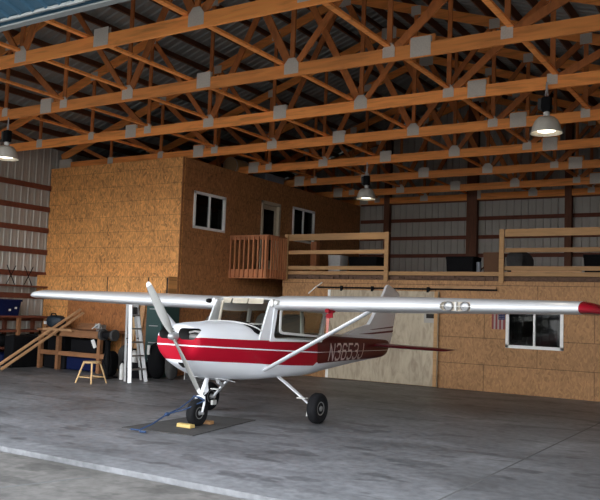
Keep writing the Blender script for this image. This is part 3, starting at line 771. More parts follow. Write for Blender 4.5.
# cabin ---------------------------------------------------------------
NW = 13
def wind(t, v):   # windshield surface, t across (-1..1), v bottom to top
    s0, a0, z0 = .505*math.sin(t*math.pi/2), 1.17+.30*abs(t)**2.4, 1.450-.13*abs(t)**2.4
    s1, a1, z1 = .500*t, 1.76-.05*abs(t)**2, 1.795-.03*abs(t)**2
    q = v+.10*math.sin(v*math.pi)*(1-abs(t)*.5)*0
    return T(s0+(s1-s0)*v, a0+(a1-a0)*q-.05*math.sin(v*math.pi), z0+(z1-z0)*v)
b = MB(); grid = [[wind(-1+2*i/NW, j/8) for i in range(NW+1)] for j in range(9)]
b.loft(grid, close=False, cap=False); b.build('windshield', M['glasswind'], air, smooth=True)
b = MB(); b.tube([wind(-1+2*i/24,.0) for i in range(25)],.010,6); b.build('windshield_trim', M['whiteplastic'], air, smooth=True)
for sg in (-1,1):
    o_ = -.03*sg
    # door post at the windshield edge
    b = MB(); b.prism([T(sg*.515,1.40,1.20),T(sg*.515,1.74,1.20),T(sg*.515,1.745,1.30),T(sg*.505,1.80,1.74),T(sg*.505,1.66,1.76)], (o_,0,0)); b.build('windshield_post', M['white'], air)
    # side wall with the window opening
    inn = [(1.86,1.275),(1.86,1.665),(3.13,1.64),(2.98,1.235)]
    def loop(x0,z0,x1,z1,x2,z2,x3,z3,r,n=6):
        # rounded quad: corners bottom-front, top-front, top-aft, bottom-aft
        C = [Vector((x0,z0)),Vector((x1,z1)),Vector((x2,z2)),Vector((x3,z3))]; out = []
        for i in range(4):
            p, q, n_ = C[i], C[i-1], C[(i+1)%4]; d1, d2 = (q-p).normalized()*r, (n_-p).normalized()*r
            for k in range(n):
                t = k/(n-1); out.append((p+d1)*(1-t)**2 + p*2*t*(1-t) + (p+d2)*t*t)
        return out
    outer = loop(1.66,1.175, 1.76,1.765, 3.32,1.725, 3.15,1.14,.02); inner = loop(1.735,1.215,1.835,1.675,3.21,1.64,3.03,1.17,.09)
    b = MB(); b.holed([T(sg*.525,p.x,p.y) for p in outer],[T(sg*.525,p.x,p.y) for p in inner],(o_,0,0)); b.build('cabin_side', M['white'], air)
    # hinged window standing slightly open: white frame and pane
    fo = loop(1.79,1.285,1.865,1.665,3.17,1.63,3.01,1.215,.085); fi = loop(1.828,1.318,1.90,1.635,3.13,1.60,2.98,1.252,.07)
    tilt = lambda p: T(sg*(.535+.05*(1.64-p.y)/.4), p.x, p.y)
    b = MB(); b.holed([tilt(p) for p in fo],[tilt(p) for p in fi],(.018*sg,0,0)); wf = b.build('side_window_frame', M['whiteplastic'], air)
    b = MB(); b.bm.faces.new([b.bm.verts.new(tilt(p)+Vector((.008*sg,0,0))) for p in fi]); b.build('pane', M['glasscabin'], wf)
    b = MB(); b.beam(tilt(Vector((2.53,1.27)))-Vector((.06*sg,0,0)),tilt(Vector((2.55,1.64)))-Vector((.05*sg,0,0)),.025,.075,(0,1,0)); b.build('door_post', M['whiteplastic'], air)
    b = MB(); b.bm.faces.new([b.bm.verts.new(T(sg*.503,p.x,p.y)) for p in inner]); b.build('inner_pane', M['glasscabin'], air)
# rear window
b = MB(); top = [T(.47*(-1+2*i/8),3.20,1.745-.01*abs(-1+2*i/8)) for i in range(9)]; bot = [T(.33*(-1+2*i/8),3.92,1.262-.02*abs(-1+2*i/8)**2) for i in range(9)]
b.loft([top,[(p+q)/2+Vector((0,0,.05)) for p,q in zip(top,bot)],bot], close=False, cap=False); b.build('rear_window', M['glasswind'], air, smooth=True)
for sg in (-1,1):
    b = MB(); b.bm.faces.new([b.bm.verts.new(p) for p in (T(sg*.49,3.2,1.735),T(sg*.47,3.12,1.27),T(sg*.33,3.92,1.25))]); b.build('rear_quarter_pane', M['glasswind'], air)
# instrument panel, glareshield, yokes, seats, visors
b = MB(); b.prism([T(s,1.34,z) for s,z in ((-.46,1.28),(.46,1.28),(.44,1.40),(.2,1.45),(-.2,1.45),(-.44,1.40))], (0,.16,0)); b.build('instrument_panel', M['black'], air)
for s in (-.23,.23):
    y_ = MB().tube([T(s-.11,1.66,1.44),T(s-.10,1.66,1.34),T(s,1.66,1.33),T(s+.10,1.66,1.34),T(s+.11,1.66,1.44)],.012,8); y_.tube([T(s,1.5,1.33),T(s,1.66,1.33)],.012,8); y_.build('control_yoke', M['black'], air)
    st = MB(); st.loft([[T(s+x*w,2.55+.18*(z-1.25)/.4,z) if k<2 else T(s+x*w,2.66+.18*(z-1.25)/.4,z) for k,(x) in enumerate((-1,1,1,-1))] for z,w in ((1.26,.20),(1.40,.215),(1.52,.19),(1.57,.13))]); st.build('seat_back', M['seat'], air, smooth=True)
for s0 in (-.27,.02):
    MB().prism([T(s0,1.775,1.712),T(s0+.27,1.775,1.712),T(s0+.27,1.795,1.792),T(s0,1.795,1.792)], T(0,2.25,0)-T(0,2.24,0)).build('sun_visor', M['visor'], air)
MB().prism([T(-.45,1.775,1.712),T(-.31,1.775,1.712),T(-.29,1.795,1.792),T(-.45,1.795,1.792)], T(0,2.25,0)-T(0,2.24,0)).build('sun_visor', M['visor'], air)
MB().box(T(.12,1.40,1.41),T(.40,1.62,1.43)).build('paper_chart', M['whiteplastic'], air)
MB().tube([T(-.30,1.50,1.40),T(-.36,1.66,1.74)],.02,8).build('roof_brace', M['visor'], air)

# tail ------------------------------------------------------------------
def plate(pts, th0, name, mat, tip=.5):
    cz = min(p[1] for p in pts); hz = max(p[1] for p in pts)
    b = MB(); L_ = [T(th0*(1-(1-tip)*(z-cz)/(hz-cz)),a,z) for a,z in pts]; R2 = [T(-th0*(1-(1-tip)*(z-cz)/(hz-cz)),a,z) for a,z in pts]
    b.loft([L_,R2]); return b.build(name, mat, air)
plate([(4.70,1.20),(5.35,1.335),(5.80,1.42),(5.96,1.56),(6.44,2.06),(6.53,2.18),(6.60,2.215),(6.70,2.2),(6.66,1.9),(6.50,1.5),(6.35,1.13)],.045,'tail_fin',M['wingpaint'],.45)
plate([(6.36,1.12),(6.51,1.5),(6.67,1.9),(6.71,2.2),(6.95,2.135),(7.17,2.045),(6.97,1.615),(6.80,1.145),(6.72,.98),(6.55,.95)],.03,'rudder',M['wingpaint'],.5)
for z0, z1, h in ((1.40,1.365,.022),(1.318,1.285,.032)):
    for sg in (1,-1):
        MB().prism([T(sg*.047,5.3 if h>.03 else 5.75,z0-.08),T(sg*.035,6.86,z1+.02),T(sg*.035,6.84,z1+.02-h*1.2),T(sg*.047,5.9,z0-.08-h*.2)], T(sg*.004,2.24,0)-T(0,2.24,0)).build('fin_stripe', M['maroon'], air)
b = MB(); b.lathe([(0,-.05),(.02,-.04),(.026,0),(.02,.03),(0,.035)], T(0,6.86,1.205),'Y',12); b.build('tail_light', M['whiteplastic'], air, smooth=True)
for sg in (-1,1):
    b = MB(); rr = []
    for s, le, ch, tk in ((.02,5.83,1.05,.62),(.8,5.93,.90,.62),(1.36,6.02,.74,.62),(1.45,6.10,.60,.45),(1.48,6.22,.40,.2)):
        rr.append([T(sg*s, le+ch*x, 1.022-.02*s+ch*y*tk) for x,y in airfoil(12,.12,0,.4)])
    b.loft(rr); b.build('horizontal_stabiliser', M['maroon'], air, smooth=True, angle=60)
MB().tube([T(0,5.6,.82),T(0,5.62,.76),T(0,5.66,.74)],.012,8).build('tail_tiedown_ring', M['alu'], air)

# registration letters as painted strokes, wrapped on the tail cone
GL = {'N':[[(0,0),(0,1)],[(0,1),(1,0)],[(1,0),(1,1)]],
 '3':[[(0,.86),(.2,1),(.8,1),(1,.86),(1,.64),(.8,.53),(.4,.53)],[(.8,.53),(1,.40),(1,.14),(.8,0),(.2,0),(0,.14)]],
 '6':[[(1,.86),(.8,1),(.2,1),(0,.86),(0,.14),(.2,0),(.8,0),(1,.14),(1,.42),(.8,.56),(.2,.56),(0,.46)]],
 '5':[[(1,1),(0,1),(0,.56),(.75,.56),(1,.43),(1,.14),(.8,0),(.2,0),(0,.14)]],
 'J':[[(1,1),(1,.14),(.8,0),(.25,0),(0,.14),(0,.25)]]}
for sg in (1,-1):
    bm = bmesh.new(); A0, A1, ZB, HT = 3.54, 5.42, .836, .262
    cell = (A1-A0-.15)/6; lw, st_ = cell*.66, .036
    for i, ch in enumerate('N3653J'):
        for pl_ in GL[ch]:
            for k in range(len(pl_)-1):
                (u0,v0),(u1,v1) = pl_[k], pl_[k+1]
                p, q = Vector((i*cell+.02+u0*lw, v0*HT)), Vector((i*cell+.02+u1*lw, v1*HT)); d = (q-p).normalized(); nn = Vector((-d.y,d.x))*st_/2
                p -= d*st_*.35; q += d*st_*.35; prev = None
                for m in range(5):
                    c = p.lerp(q,m/4); row = []
                    for w_ in (c+nn,c-nn):
                        x, y = w_.x+.42*w_.y, w_.y
                        a_ = A0+x if sg > 0 else A1-x
                        z_ = ZB+y-.038*(a_-A0)/(A1-A0); row.append(bm.verts.new(T(sg*(half_width(a_,z_)+.005), a_, z_)))
                    if prev: bm.faces.new((prev[0],prev[1],row[1],row[0]))
                    prev = row
    me = bpy.data.meshes.new('registration_letters'); bm.to_mesh(me); bm.free(); me.materials.append(M['letter'])
    o = bpy.data.objects.new('registration_letters', me); col.objects.link(o); o.parent = air

# landing gear ---------------------------------------------------------
def wheel(c, rad, wid, name, camber=0):
    hw = wid/2
    o = MB().lathe([(rad*.44,-hw*.7),(rad*.62,-hw*.92),(rad*.80,-hw),(rad*.93,-hw*.80),(rad,-hw*.45),(rad,hw*.45),(rad*.93,hw*.80),(rad*.80,hw),(rad*.62,hw*.92),(rad*.44,hw*.7)], c,'X',36).build(name, M['rubber'], air, smooth=True)
    MB().lathe([(0,-hw*.75),(rad*.38,-hw*.72),(rad*.45,-hw*.76),(rad*.45,hw*.76),(rad*.38,hw*.72),(rad*.36,hw*.5),(rad*.2,hw*.5),(rad*.17,hw*.85),(0,hw*.9)], c,'X',28).build('hub', M['hub'], o, smooth=True, angle=30)
    return o
for sg in (-1,1):
    pts = [(.36,2.10,.66),(.50,2.13,.565),(.68,2.18,.425),(.85,2.23,.285),(.90,2.24,.235)]
    b = MB(); rr = []
    for i, (s, a, z) in enumerate(pts):
        w = .075-.010*i; th = .012
        rr.append([T(sg*(s-th*.8),a-w/2,z-th*.6),T(sg*(s-th*.8),a+w/2,z-th*.6),T(sg*(s+th*.8),a+w/2,z+th*.6),T(sg*(s+th*.8),a-w/2,z+th*.6)])
    b.loft(rr); b.build('gear_leg', M['white'], air)
    wheel(T(sg*1.01,2.24,.2215), .222*SC, .155*SC, 'main_wheel')
    MB().tube([T(sg*.88,2.24,.222),T(sg*1.01,2.24,.222)],.028,12).build('axle', M['alu'], air)
    MB().box(T(sg*.885-.02,2.17,.10),T(sg*.885+.02,2.27,.17)).build('brake_caliper', M['whiteplastic'], air)
    MB().box(T(sg*.80-.07,2.10,.352),T(sg*.80+.07,2.19,.366)).build('step', M['whiteplastic'], air)
NG, NX = .77, -.045
wheel(T(NX,NG,.186), .186*SC, .13*SC, 'nose_wheel')
MB().tube([T(NX,NG+.22,.70),T(NX,NG+.10,.46)],.034,14).build('oleo_strut', M['white'], air)
MB().tube([T(NX,NG+.10,.46),T(NX,NG+.075,.40)],.026,14).build('oleo_piston', M['chrome'], air)
for sg in (-1,1):
    MB().tube([T(NX,NG+.075,.41),T(NX+sg*.06,NG+.065,.395),T(NX+sg*.088,NG+.04,.33),T(NX+sg*.088,NG,.186)],[.022,.02,.017,.016],10).build('fork_arm', M['white'], air)
MB().tube([T(NX-.11,NG,.186),T(NX+.11,NG,.186)],.022,12).build('axle', M['alu'], air)
b = MB(); b.beam(T(NX,NG+.17,.58),T(NX,NG+.20,.47),.05,.02); b.beam(T(NX,NG+.20,.47),T(NX,NG+.10,.42),.05,.02); b.build('torque_link', M['white'], air)

# red pitot cover with its ribbon
pc = empty('pitot_cover', W(1.42,1.80,1.60)); tag(pc, 'red cover with faded ribbon hanging from the pitot tube under the left wing', 'pitot cover')
o0 = W(1.42,1.80,1.60); cl = lambda s,a,z: W(s,a,z)-o0
b = MB(); b.tube([cl(1.42,1.70,1.645),cl(1.42,1.80,1.64),cl(1.42,1.90,1.65)],.032,10); b.prism([cl(1.37,1.78,1.60),cl(1.47,1.78,1.64),cl(1.47,1.78,1.55),cl(1.44,1.78,1.55),cl(1.40,1.78,1.52),cl(1.36,1.78,1.56)],(0,.012,0)); b.build('cover', M['flagred'], pc)
b = MB(); b.prism([cl(1.37,1.78,1.545),cl(1.42,1.78,1.545),cl(1.41,1.77,1.29),cl(1.385,1.77,1.28)],(0,.006,0)); b.build('ribbon', M['ribbon'], pc)

# ------------------------------------------------------------------ floor mat, chocks, tow strap
mp = [(-7.88,8.04),(-6.74,8.19),(-7.02,10.02),(-7.93,9.86)]
o = MB().prism([(x,y,.0005) for x,y in mp],(0,0,.010)).build('floor_mat', M['mat']); tag(o, 'dark thin mat lying on the concrete under the nose wheel', 'mat')
def chock(name, cx, cy, lab, w=.25, mt='chock'):
    b = MB(); b.prism([(cx-w/2,cy-.055,.0115),(cx-w/2,cy+.055,.0115),(cx-w/2,cy+.05,.06),(cx-w/2,cy+.0,.066),(cx-w/2,cy-.05,.06)],(w,0,0)); b.bevel(.006,1)
    tag(b.build(name, M[mt], loc=(cx,cy,.011)), lab, 'wheel chock', 'nose wheel chocks')
nw = W(NX,NG,0)
chock('wheel_chock', nw.x-.0, nw.y-.235, 'yellow wooden chock in front of the nose wheel')
chock('wheel_chock', nw.x-.02, nw.y+.24, 'brown wooden chock behind the nose wheel', .22, 'chockbrown')
st = empty('tow_strap', (-7.45,7.95,0)); tag(st, 'blue webbing strap running from the nose gear down to the floor', 'strap'); so = Vector((-7.45,7.95,0))
fk = W(.0,NG+.03,.42); kn = Vector((-7.40,8.42,.20))
b = MB()
for off in (-.11,.11):
    p1 = W(NX+off,NG+.02,.36)-so; b.tube([p1,(p1+kn-so)/2-Vector((0,0,.025)),kn-so],.010,8)
b.tube([W(NX-.11,NG+.02,.36)-so,W(NX-.04,NG-.03,.41)-so,W(NX+.05,NG-.03,.40)-so,W(NX+.11,NG+.02,.36)-so],.013,8)
b.build('looped_strap', M['rope'], st)
b = MB(); b.tube([kn-so,Vector((-7.42,8.15,.09))-so,Vector((-7.45,7.92,.027))-so],.011,8); b.tube([Vector((-7.45,7.95,.027))-so,Vector((-7.36,7.86,.027))-so,Vector((-7.28,7.88,.027))-so],.015,8); b.tube([Vector((-7.45,7.95,.027))-so,Vector((-7.60,7.93,.025))-so],.012,8)
b.build('strap_end', M['rope'], st)
b = MB(); b.lathe([(0,-.05),(.022,-.035),(.03,0),(.022,.035),(0,.05)], kn-so,'Y',12); b.build('knot', M['rope'], st, smooth=True)

# ------------------------------------------------------------------ work area in front of the office
o = empty('wall_cabinet', ((XL+XB)/2,YB-.15,2.41)); cx = (XL+XB)/2; tag(o, 'long row of plywood wall cabinets low on the bright orange office front', 'cabinet')
MB().box((XL+.1-cx,-.17,-.55),(XB-cx,.15,-.0)).build('cabinet_body', M['osb_cab'], o)
e = [-17.6,-16.2,-14.9,-13.49,-12.88,-12.86]
for k in range(4): MB().box((e[k]-cx+.02,-.19,-.53),(e[k+1]-cx-.025,-.172,-.01)).build('cabinet_door', M['osb_front'], o)
for x in (-13.49,-12.88,-14.9): MB().box((x-cx-.022,-.180,-.53),(x-cx+.018,-.1705,-.03)).build('gap_strip', M['darkgap'], o)

wb = empty('workbench', (-15.1,14.1,0)); tag(wb, 'timber workbench with a shelf under the orange plywood wall, left of the stepladder', 'workbench')
q = lambda a,b_,nm,mt='bench': MB().box((a[0]+15.1,a[1]-14.1,a[2]),(b_[0]+15.1,b_[1]-14.1,b_[2])).build(nm, M[mt], wb)
q((-16.55,13.66,.96),(-14.05,14.66,1.01),'bench_top'); q((-16.2,13.55,.975),(-15.15,13.75,1.03),'front_board','plank'); q((-16.5,13.68,.84),(-14.1,13.72,.96),'apron')
for x in (-16.45,-15.78,-14.32): q((x-.05,13.68,0),(x+.05,13.78,.96),'leg')
for x in (-16.45,-14.32): q((x-.05,14.5,0),(x+.05,14.6,.96),'leg')
q((-16.4,13.72,.40),(-14.1,14.6,.44),'lower_shelf'); q((-16.4,13.69,.36),(-13.95,13.73,.47),'shelf_edge')
o = MB().box((-15.55,13.8,.02),(-14.55,14.4,.34)); o.bevel(.03,2); tag(o.build('storage_bin_or_shade_block', M['navy'], loc=(-15.05,14.1,.0)), 'dark blue bin on the floor under the workbench shelf', 'bin', 'bins under the workbench')
o = MB().box((-15.6,13.95,.445),(-14.7,14.45,.78)); o.bevel(.03,2); tag(o.build('storage_bin_or_shade_block', M['black'], loc=(-15.05,14.2,.445)), 'black bin on the workbench shelf', 'bin', 'bins under the workbench')
bb = empty('shade_backboard', (-15.2,YB-.03,1.02)); tag(bb, 'added plywood backboard behind the workbench, coloured dark for the shade under the wall cabinets', 'board')  # added panel; its dark colour carries the shade on the wall
MB().box((-1.45,-.02,0),(1.18,.015,.84)).build('panel', M['osb_shade'], bb); MB().box((1.18,-.04,0),(1.26,.015,.86)).build('added_edge_batten', M['bench'], bb); MB().box((-1.45,-.035,.84),(1.26,.015,.90)).build('added_top_batten', M['bench'], bb)  # panel is the added board that carries the shade
# leaning planks
F0, M0 = Vector((-16.14,12.3,.07)), Vector((-15.83,13.70,1.02)); dv = (M0-F0)
lab = ['upper of two long pale planks leaning from the floor up over the workbench','lower of two long pale planks leaning from the floor up over the workbench']
for i in range(2):
    off = Vector((-.12+.26*i,.0,.03-.01*i)); a_, b_ = F0-dv*.05+off, F0+dv*(1.50-.08*i)+off
    o = MB().beam(a_,b_,.085,.038,(0,-.55,.85)).build('leaning_plank', M['plank'], loc=a_); tag(o, lab[i], 'plank', 'leaning planks')
def tote(name,x0,x1,y0,y1,z,h,lab):  # black boxes added to fill the deep shade around the workbench
    o = MB().box((x0,y0,z),(x1,y1,z+h)); o.bevel(.03,2); tag(o.build(name, M['black'], loc=((x0+x1)/2,(y0+y1)/2,z)), lab, 'bin', 'bins under the workbench')
tote('storage_bin_or_shade_block',-16.40,-15.62,13.80,14.4,.002,.34,'added black block of shade on the floor under the left end of the workbench')
tote('storage_bin_or_shade_block',-16.40,-15.80,13.90,14.45,.445,.40,'added black block of shade on the workbench shelf, left end below the teal bag')
tote('storage_bin_or_shade_block',-16.95,-16.62,13.0,14.3,.002,.80,'tall added black block of shade standing between the left shelving and the workbench')
# dark bag and small tools on the bench
def blob(name, c, sx, sy, sz, mat, label, cat, group=None, seed=0, sq=2.6, lump=.06):
    rnd = random.Random(seed); b = MB(); rings = []; ph = [rnd.uniform(0,6) for _ in range(4)]
    for i in range(1,12):
        v = -math.pi/2+math.pi*i/12; cz = math.copysign(abs(math.sin(v))**(2/sq),v); rr = abs(math.cos(v))**(2/sq); ring = []
        for k in range(22):
            t = 2*math.pi*k/22; cc, ss = math.cos(t), math.sin(t); w = 1+lump*math.sin(3*t+ph[0]+v*2)+lump*.7*math.sin(5*t+ph[1])
            ring.append((sx*rr*w*math.copysign(abs(cc)**(2/sq),cc), sy*rr*w*math.copysign(abs(ss)**(2/sq),ss), sz*(cz+1)))
        rings.append(ring)
    b.loft(rings); o = b.build(name, M[mat] if isinstance(mat,str) else mat, smooth=True); o.location = c
    if label: tag(o, label, cat, group)
    return o
hb = blob('tool_bag', (-16.35,14.1,1.012), .27,.2,.17,'darkteal','rounded dark teal bag sitting at the left end of the workbench','bag',seed=3)
MB().box((-.22,-.22,.10),(-.14,-.19,.17)).build('white_patch', M['whiteplastic'], hb)
MB().tube([(-.1,-.1,.30),(-.05,-.12,.38),(.08,-.12,.38),(.13,-.1,.30)],.015,8).build('handle', M['black'], hb)
o = MB()
for k in range(7): o.beam((-15.75+k*.03,14.2+.05*(k%3),1.03+.022*k),(-15.05+.03*k,14.35,1.035+.022*k),.09,.02)
tag(o.build('wood_offcuts', M['bench']), 'small pile of wood offcuts on the workbench beside the dark bag', 'offcuts', kind='stuff')
vz = empty('bench_vise', (-14.42,13.85,1.01)); tag(vz, 'small cluttered vise with pale handle at the right end of the workbench', 'vise')
b = MB(); b.box((-.09,-.1,0),(.09,.12,.05)); b.box((-.06,-.06,.05),(.06,.1,.16)); b.bevel(.008,1); b.build('base', M['engine'], vz)
b = MB(); b.box((-.08,-.16,.07),(.08,-.09,.19)); b.bevel(.01,1); b.build('jaw', M['alu'], vz)
MB().tube([(-.1,-.22,.06),(.12,-.2,.2)],.012,8).build('handle', M['whiteplastic'], vz); MB().tube([(0,-.22,.12),(0,.05,.12)],.02,10).build('screw', M['alu'], vz)

# left shelving against the ribbed wall
sh = empty('shelf_unit', (-17.3,13.6,0)); tag(sh, 'dark timber shelving against the left ribbed metal wall at the frame edge', 'shelving')
q = lambda a,b_,nm,mt='redwood': MB().box((a[0]+17.3,a[1]-13.6,a[2]),(b_[0]+17.3,b_[1]-13.6,b_[2])).build(nm, M[mt], sh)
for z in (1.30,.93,.50): q((-17.62,12.2,z-.05),(-17.0,14.5,z),'shelf_board')
for y in (12.3,13.45,14.35):
    q((-17.06,y-.045,0),(-16.98,y+.045,1.25),'upright','bench'); q((-17.62,y-.045,0),(-17.54,y+.045,1.25),'upright')
hs = empty('hanging_shelf', (-17.35,13.8,2.08)); tag(hs, 'thin dark shelf hung by crossed straps from a girt on the left wall', 'shelf')
MB().box((-.28,-1.2,-.02),(.2,.85,.02)).build('shelf_board', M['redwood'], hs)
for y in (-.55,.0):
    b = MB(); b.beam((.16,y-.13,.02),(.16,y+.14,.52),.012,.02); b.beam((.16,y+.13,.02),(.16,y-.14,.52),.012,.02); b.build('crossed_straps', M['black'], hs)
bn = empty('storage_tote', (-17.28,13.0,1.30)); tag(bn, 'deep blue tote on the shelf at the left edge of the picture', 'tote')
b = MB(); b.loft([rrect(-.26,-.55,.26,.52,.06,5)[::1] and [Vector((x,y,z)) for x,y in rrect(-.26*k,-.55*k,.26*k,.52*k,.06,5)] for z,k in ((0,.92),(.36,1))]); b.build('tub', M['navy'], bn, smooth=True, angle=50)
b = MB(); b.loft([[Vector((x,y,z)) for x,y in rrect(-.29,-.58,.29,.55,.07,5)] for z in (.36,.42)]); b.build('lid', M['navy'], bn, smooth=True, angle=50)
for y in (.12,.3): MB().box((.262,y,.12+.3*(y-.12)),(.272,y+.06,.17+.3*(y-.12))).build('white_label', M['whiteplastic'], bn)
for k,(y,z,m_,h) in enumerate(((12.6,.505,'green',.17),(13.08,.505,'black',.16),(13.75,.505,'green',.15),(14.15,.505,'greyfab',.16),(12.7,.003,'black',.19),(13.2,.003,'navy',.19),(13.95,.003,'black',.19))):
    blob('storage_bag', (-17.3,y,z), .22,.2,h,m_, ['dark green bag on the low left shelf, nearest the door','black bag on the low left shelf','dark green bag on the low left shelf, nearest the workbench','dark grey bag at the inner end of the low left shelf','black bag on the floor beneath the left shelving, nearest the door','navy bag on the floor beneath the left shelving','black bag on the floor at the inner end below the left shelving'][k],'bag','bags on the left shelving',seed=20+k,lump=.05)

# stool
sl = empty('stool', (-12.72,12.0,0)); tag(sl, 'small pale wooden stool on the concrete in front of the workbench', 'stool')
b = MB(); b.lathe([(0,.425),(.185,.425),(.195,.44),(.185,.458),(0,.458)],n=28); b.build('seat', M['stoolwood'], sl, smooth=True)
for k in range(4):
    t = R(47+90*k); c, s_ = math.cos(t), math.sin(t); MB().tube([(c*.32,s_*.32,0),(c*.17,s_*.17,.43)],[.016,.02],10).build('leg', M['stoolwood'], sl)
for k in range(4):
    t0, t1 = R(47+90*k), R(137+90*k); z = .13; r_ = .32-.15*z/.43; MB().tube([(math.cos(t0)*r_,math.sin(t0)*r_,z),(math.cos(t1)*r_,math.sin(t1)*r_,z)],.010,8).build('rung', M['stoolwood'], sl)

# stepladder
ldr = empty('stepladder', (-12.40,13.0,0)); tag(ldr, 'tall aluminium stepladder standing open behind the airplane right wing', 'ladder')
LO = Vector((-12.40,13.0,0)); top = 1.74
FL, FR, RL, RR = [(Vector(p)-LO, Vector(q)-LO) for p, q in (((-12.25,12.67,0),(-12.47,12.80,top)),((-12.27,13.20,0),(-12.53,13.05,top)),((-12.55,12.83,0),(-12.585,12.82,top-.03)),((-12.58,13.37,0),(-12.62,13.07,top-.03)))]
for p, q in (FL, FR): MB().beam(p,q,.03,.085,(1,.4,0)).build('front_rail', M['alu'], ldr)
for p, q in (RL, RR): MB().beam(p,q,.03,.05,(1,.4,0)).build('rear_rail', M['railwhite'], ldr)
for k in range(5):
    t = .16+.17*k; p, q = FL[0].lerp(FL[1],t), FR[0].lerp(FR[1],t)
    MB().beam(p,q,.09,.03).build('step', M['engine'], ldr)
    if k % 2 == 0: MB().tube([RL[0].lerp(RL[1],t),RR[0].lerp(RR[1],t)],.012,8).build('rear_rung', M['black'], ldr)
for A_, B_ in ((FL,RL),(FR,RR)): MB().beam(A_[0].lerp(A_[1],.55),B_[0].lerp(B_[1],.55),.02,.02).build('spreader', M['black'], ldr)
MB().beam(FL[1].lerp(RL[1],.5)+Vector((0,-.06,.02)),FR[1].lerp(RR[1],.5)+Vector((0,.06,.02)),.20,.05).build('top_cap', M['whiteplastic'], ldr)
MB().box((-.16,-.10,top-.26),(-.06,.0,top-.10)).build('tool_pouch', M['greyfab'], ldr)

# pedestal grinder
gr = empty('pedestal_grinder', (-13.35,13.05,0)); tag(gr, 'dark pedestal grinder with a grey wheel guard beside the workbench', 'grinder')
b = MB(); b.box((-.2,-.18,0),(.2,.18,.04)); b.bevel(.01,1); b.build('base', M['black'], gr)
MB().lathe([(.08,.04),(.06,.1),(.055,.8),(.09,.86),(0,.86)],n=18).build('column', M['black'], gr, smooth=True)
MB().lathe([(0,-.15),(.08,-.14),(.09,-.1),(.09,.1),(.08,.14),(0,.15)],(0,0,.98),'X',20).build('motor', M['black'], gr, smooth=True)
for s in (-.19,.19): MB().lathe([(0,-.04),(.12,-.04),(.13,-.03),(.13,.03),(.12,.04),(0,.04)],(s,0,.98),'X',24).build('wheel_guard', M['greyfab'], gr, smooth=True)
b = MB().beam((-.30,-.20,.86),(-.24,-.16,.68),.09,.02,(0,-1,.2)); b.build('white_tag', M['whiteplastic'], gr)
MB().tube([(.05,-.1,.9),(.16,-.2,.7),(.1,-.22,.4),(.2,-.15,.1)],.018,8).build('cable', M['black'], gr)

# clutter behind and beside the ladder
blob('duffel_bag', (-13.62,13.42,0), .15,.18,.30,'black','black bag slumped on the floor left of the stepladder','bag',seed=5)
blob('duffel_bag', (-13.72,14.02,.0), .18,.18,.36,'greyfab','dark grey bag stuffed between the workbench and the stepladder','bag',seed=9)
k_ = blob('upright_bag', (-12.56,13.85,0), .19,.18,.42,'black','black upright bag with white marks right of the stepladder','bag',seed=7)
MB().box((-.13,-.215,.56),(-.05,-.19,.78)).build('white_mark', M['whiteplastic'], k_)
blob('upright_bag', (-12.20,13.95,0), .12,.15,.34,'greyfab','grey upright bag behind the airplane nose','bag',seed=8)
def bottle(c,r_,h,lab,name='bottle'):
    o = empty(name, c); tag(o, lab, 'bottle', 'white bottles near the ladder')
    MB().lathe([(0,0),(r_,.0),(r_,h*.68),(r_*.7,h*.8),(r_*.35,h*.86),(r_*.35,h*.9),(0,h*.9)],n=16).build('body', M['whiteplastic'], o, smooth=True)
    MB().lathe([(0,h*.88),(r_*.42,h*.88),(r_*.42,h),(0,h)],n=12).build('cap', M['black'], o)
bottle((-12.92,13.1,0),.055,.42,'slim white bottle on the floor just left of the stepladder')
cr = empty('storage_crate', (-13.10,13.76,0)); tag(cr, 'dark crate on the floor behind the stepladder holding a white jug', 'crate')
b = MB(); b.box((-.3,-.2,0),(.3,.2,.03)); b.box((-.3,-.2,.03),(-.28,.2,.36)); b.box((.28,-.2,.03),(.3,.2,.36)); b.box((-.28,-.2,.03),(.28,-.18,.36)); b.box((-.28,.18,.03),(.28,.2,.36)); b.box((-.28,-.18,.30),(.28,.18,.33)); b.build('crate_body', M['black'], cr)
bottle((-13.10,13.66,.352),.10,.32,'squat white jug standing on the crate seen through the stepladder','jug')
tc = empty('tool_cabinet', (-13.02,14.40,0)); tag(tc, 'dark teal metal cabinet against the office wall, behind the propeller', 'cabinet')
MB().box((-.22,-.25,0),(.30,.34,1.72)).build('body', M['teal'], tc)
for k in range(4): d_ = MB().box((-.20,-.27,.10+.4*k),(.28,-.25,.46+.4*k)).build('drawer', M['teal'], tc); MB().box((-.1,-.285,.40+.4*k),(.18,-.27,.42+.4*k)).build('handle', M['alu'], d_)
lb = ['tallest pale board leaning on the office wall behind the stepladder','middle board leaning on the office wall behind the stepladder','short dark board leaning on the office wall behind the stepladder','narrow board leaning on the office wall right of the stepladder']
for k,(x,h,m_) in enumerate(((-13.98,1.85,'card'),(-13.78,1.70,'plank'),(-13.58,1.55,'bench'),(-13.38,1.78,'plank'))):
    o = MB().beam((x,YB-.42,0),(x+.03,YB-.19,h),.16,.03,(0,-1,0)).build('leaning_board', M[m_], loc=(x,YB-.4,0)); tag(o, lb[k], 'board', 'boards behind the ladder')
pn = empty('sheet_metal_panel', (-11.75,14.1,0)); tag(pn, 'grey flat panel with pale edge leaning low behind the airplane nose', 'panel')
MB().beam((.0,.12,.0),(.02,.22,.36),.55,.02,(0,-1,.2)).build('sheet', M['greyfab'], pn); MB().beam((-.26,.10,0),(-.34,.19,.40),.02,.02).build('edge_strip', M['whiteplastic'], pn)

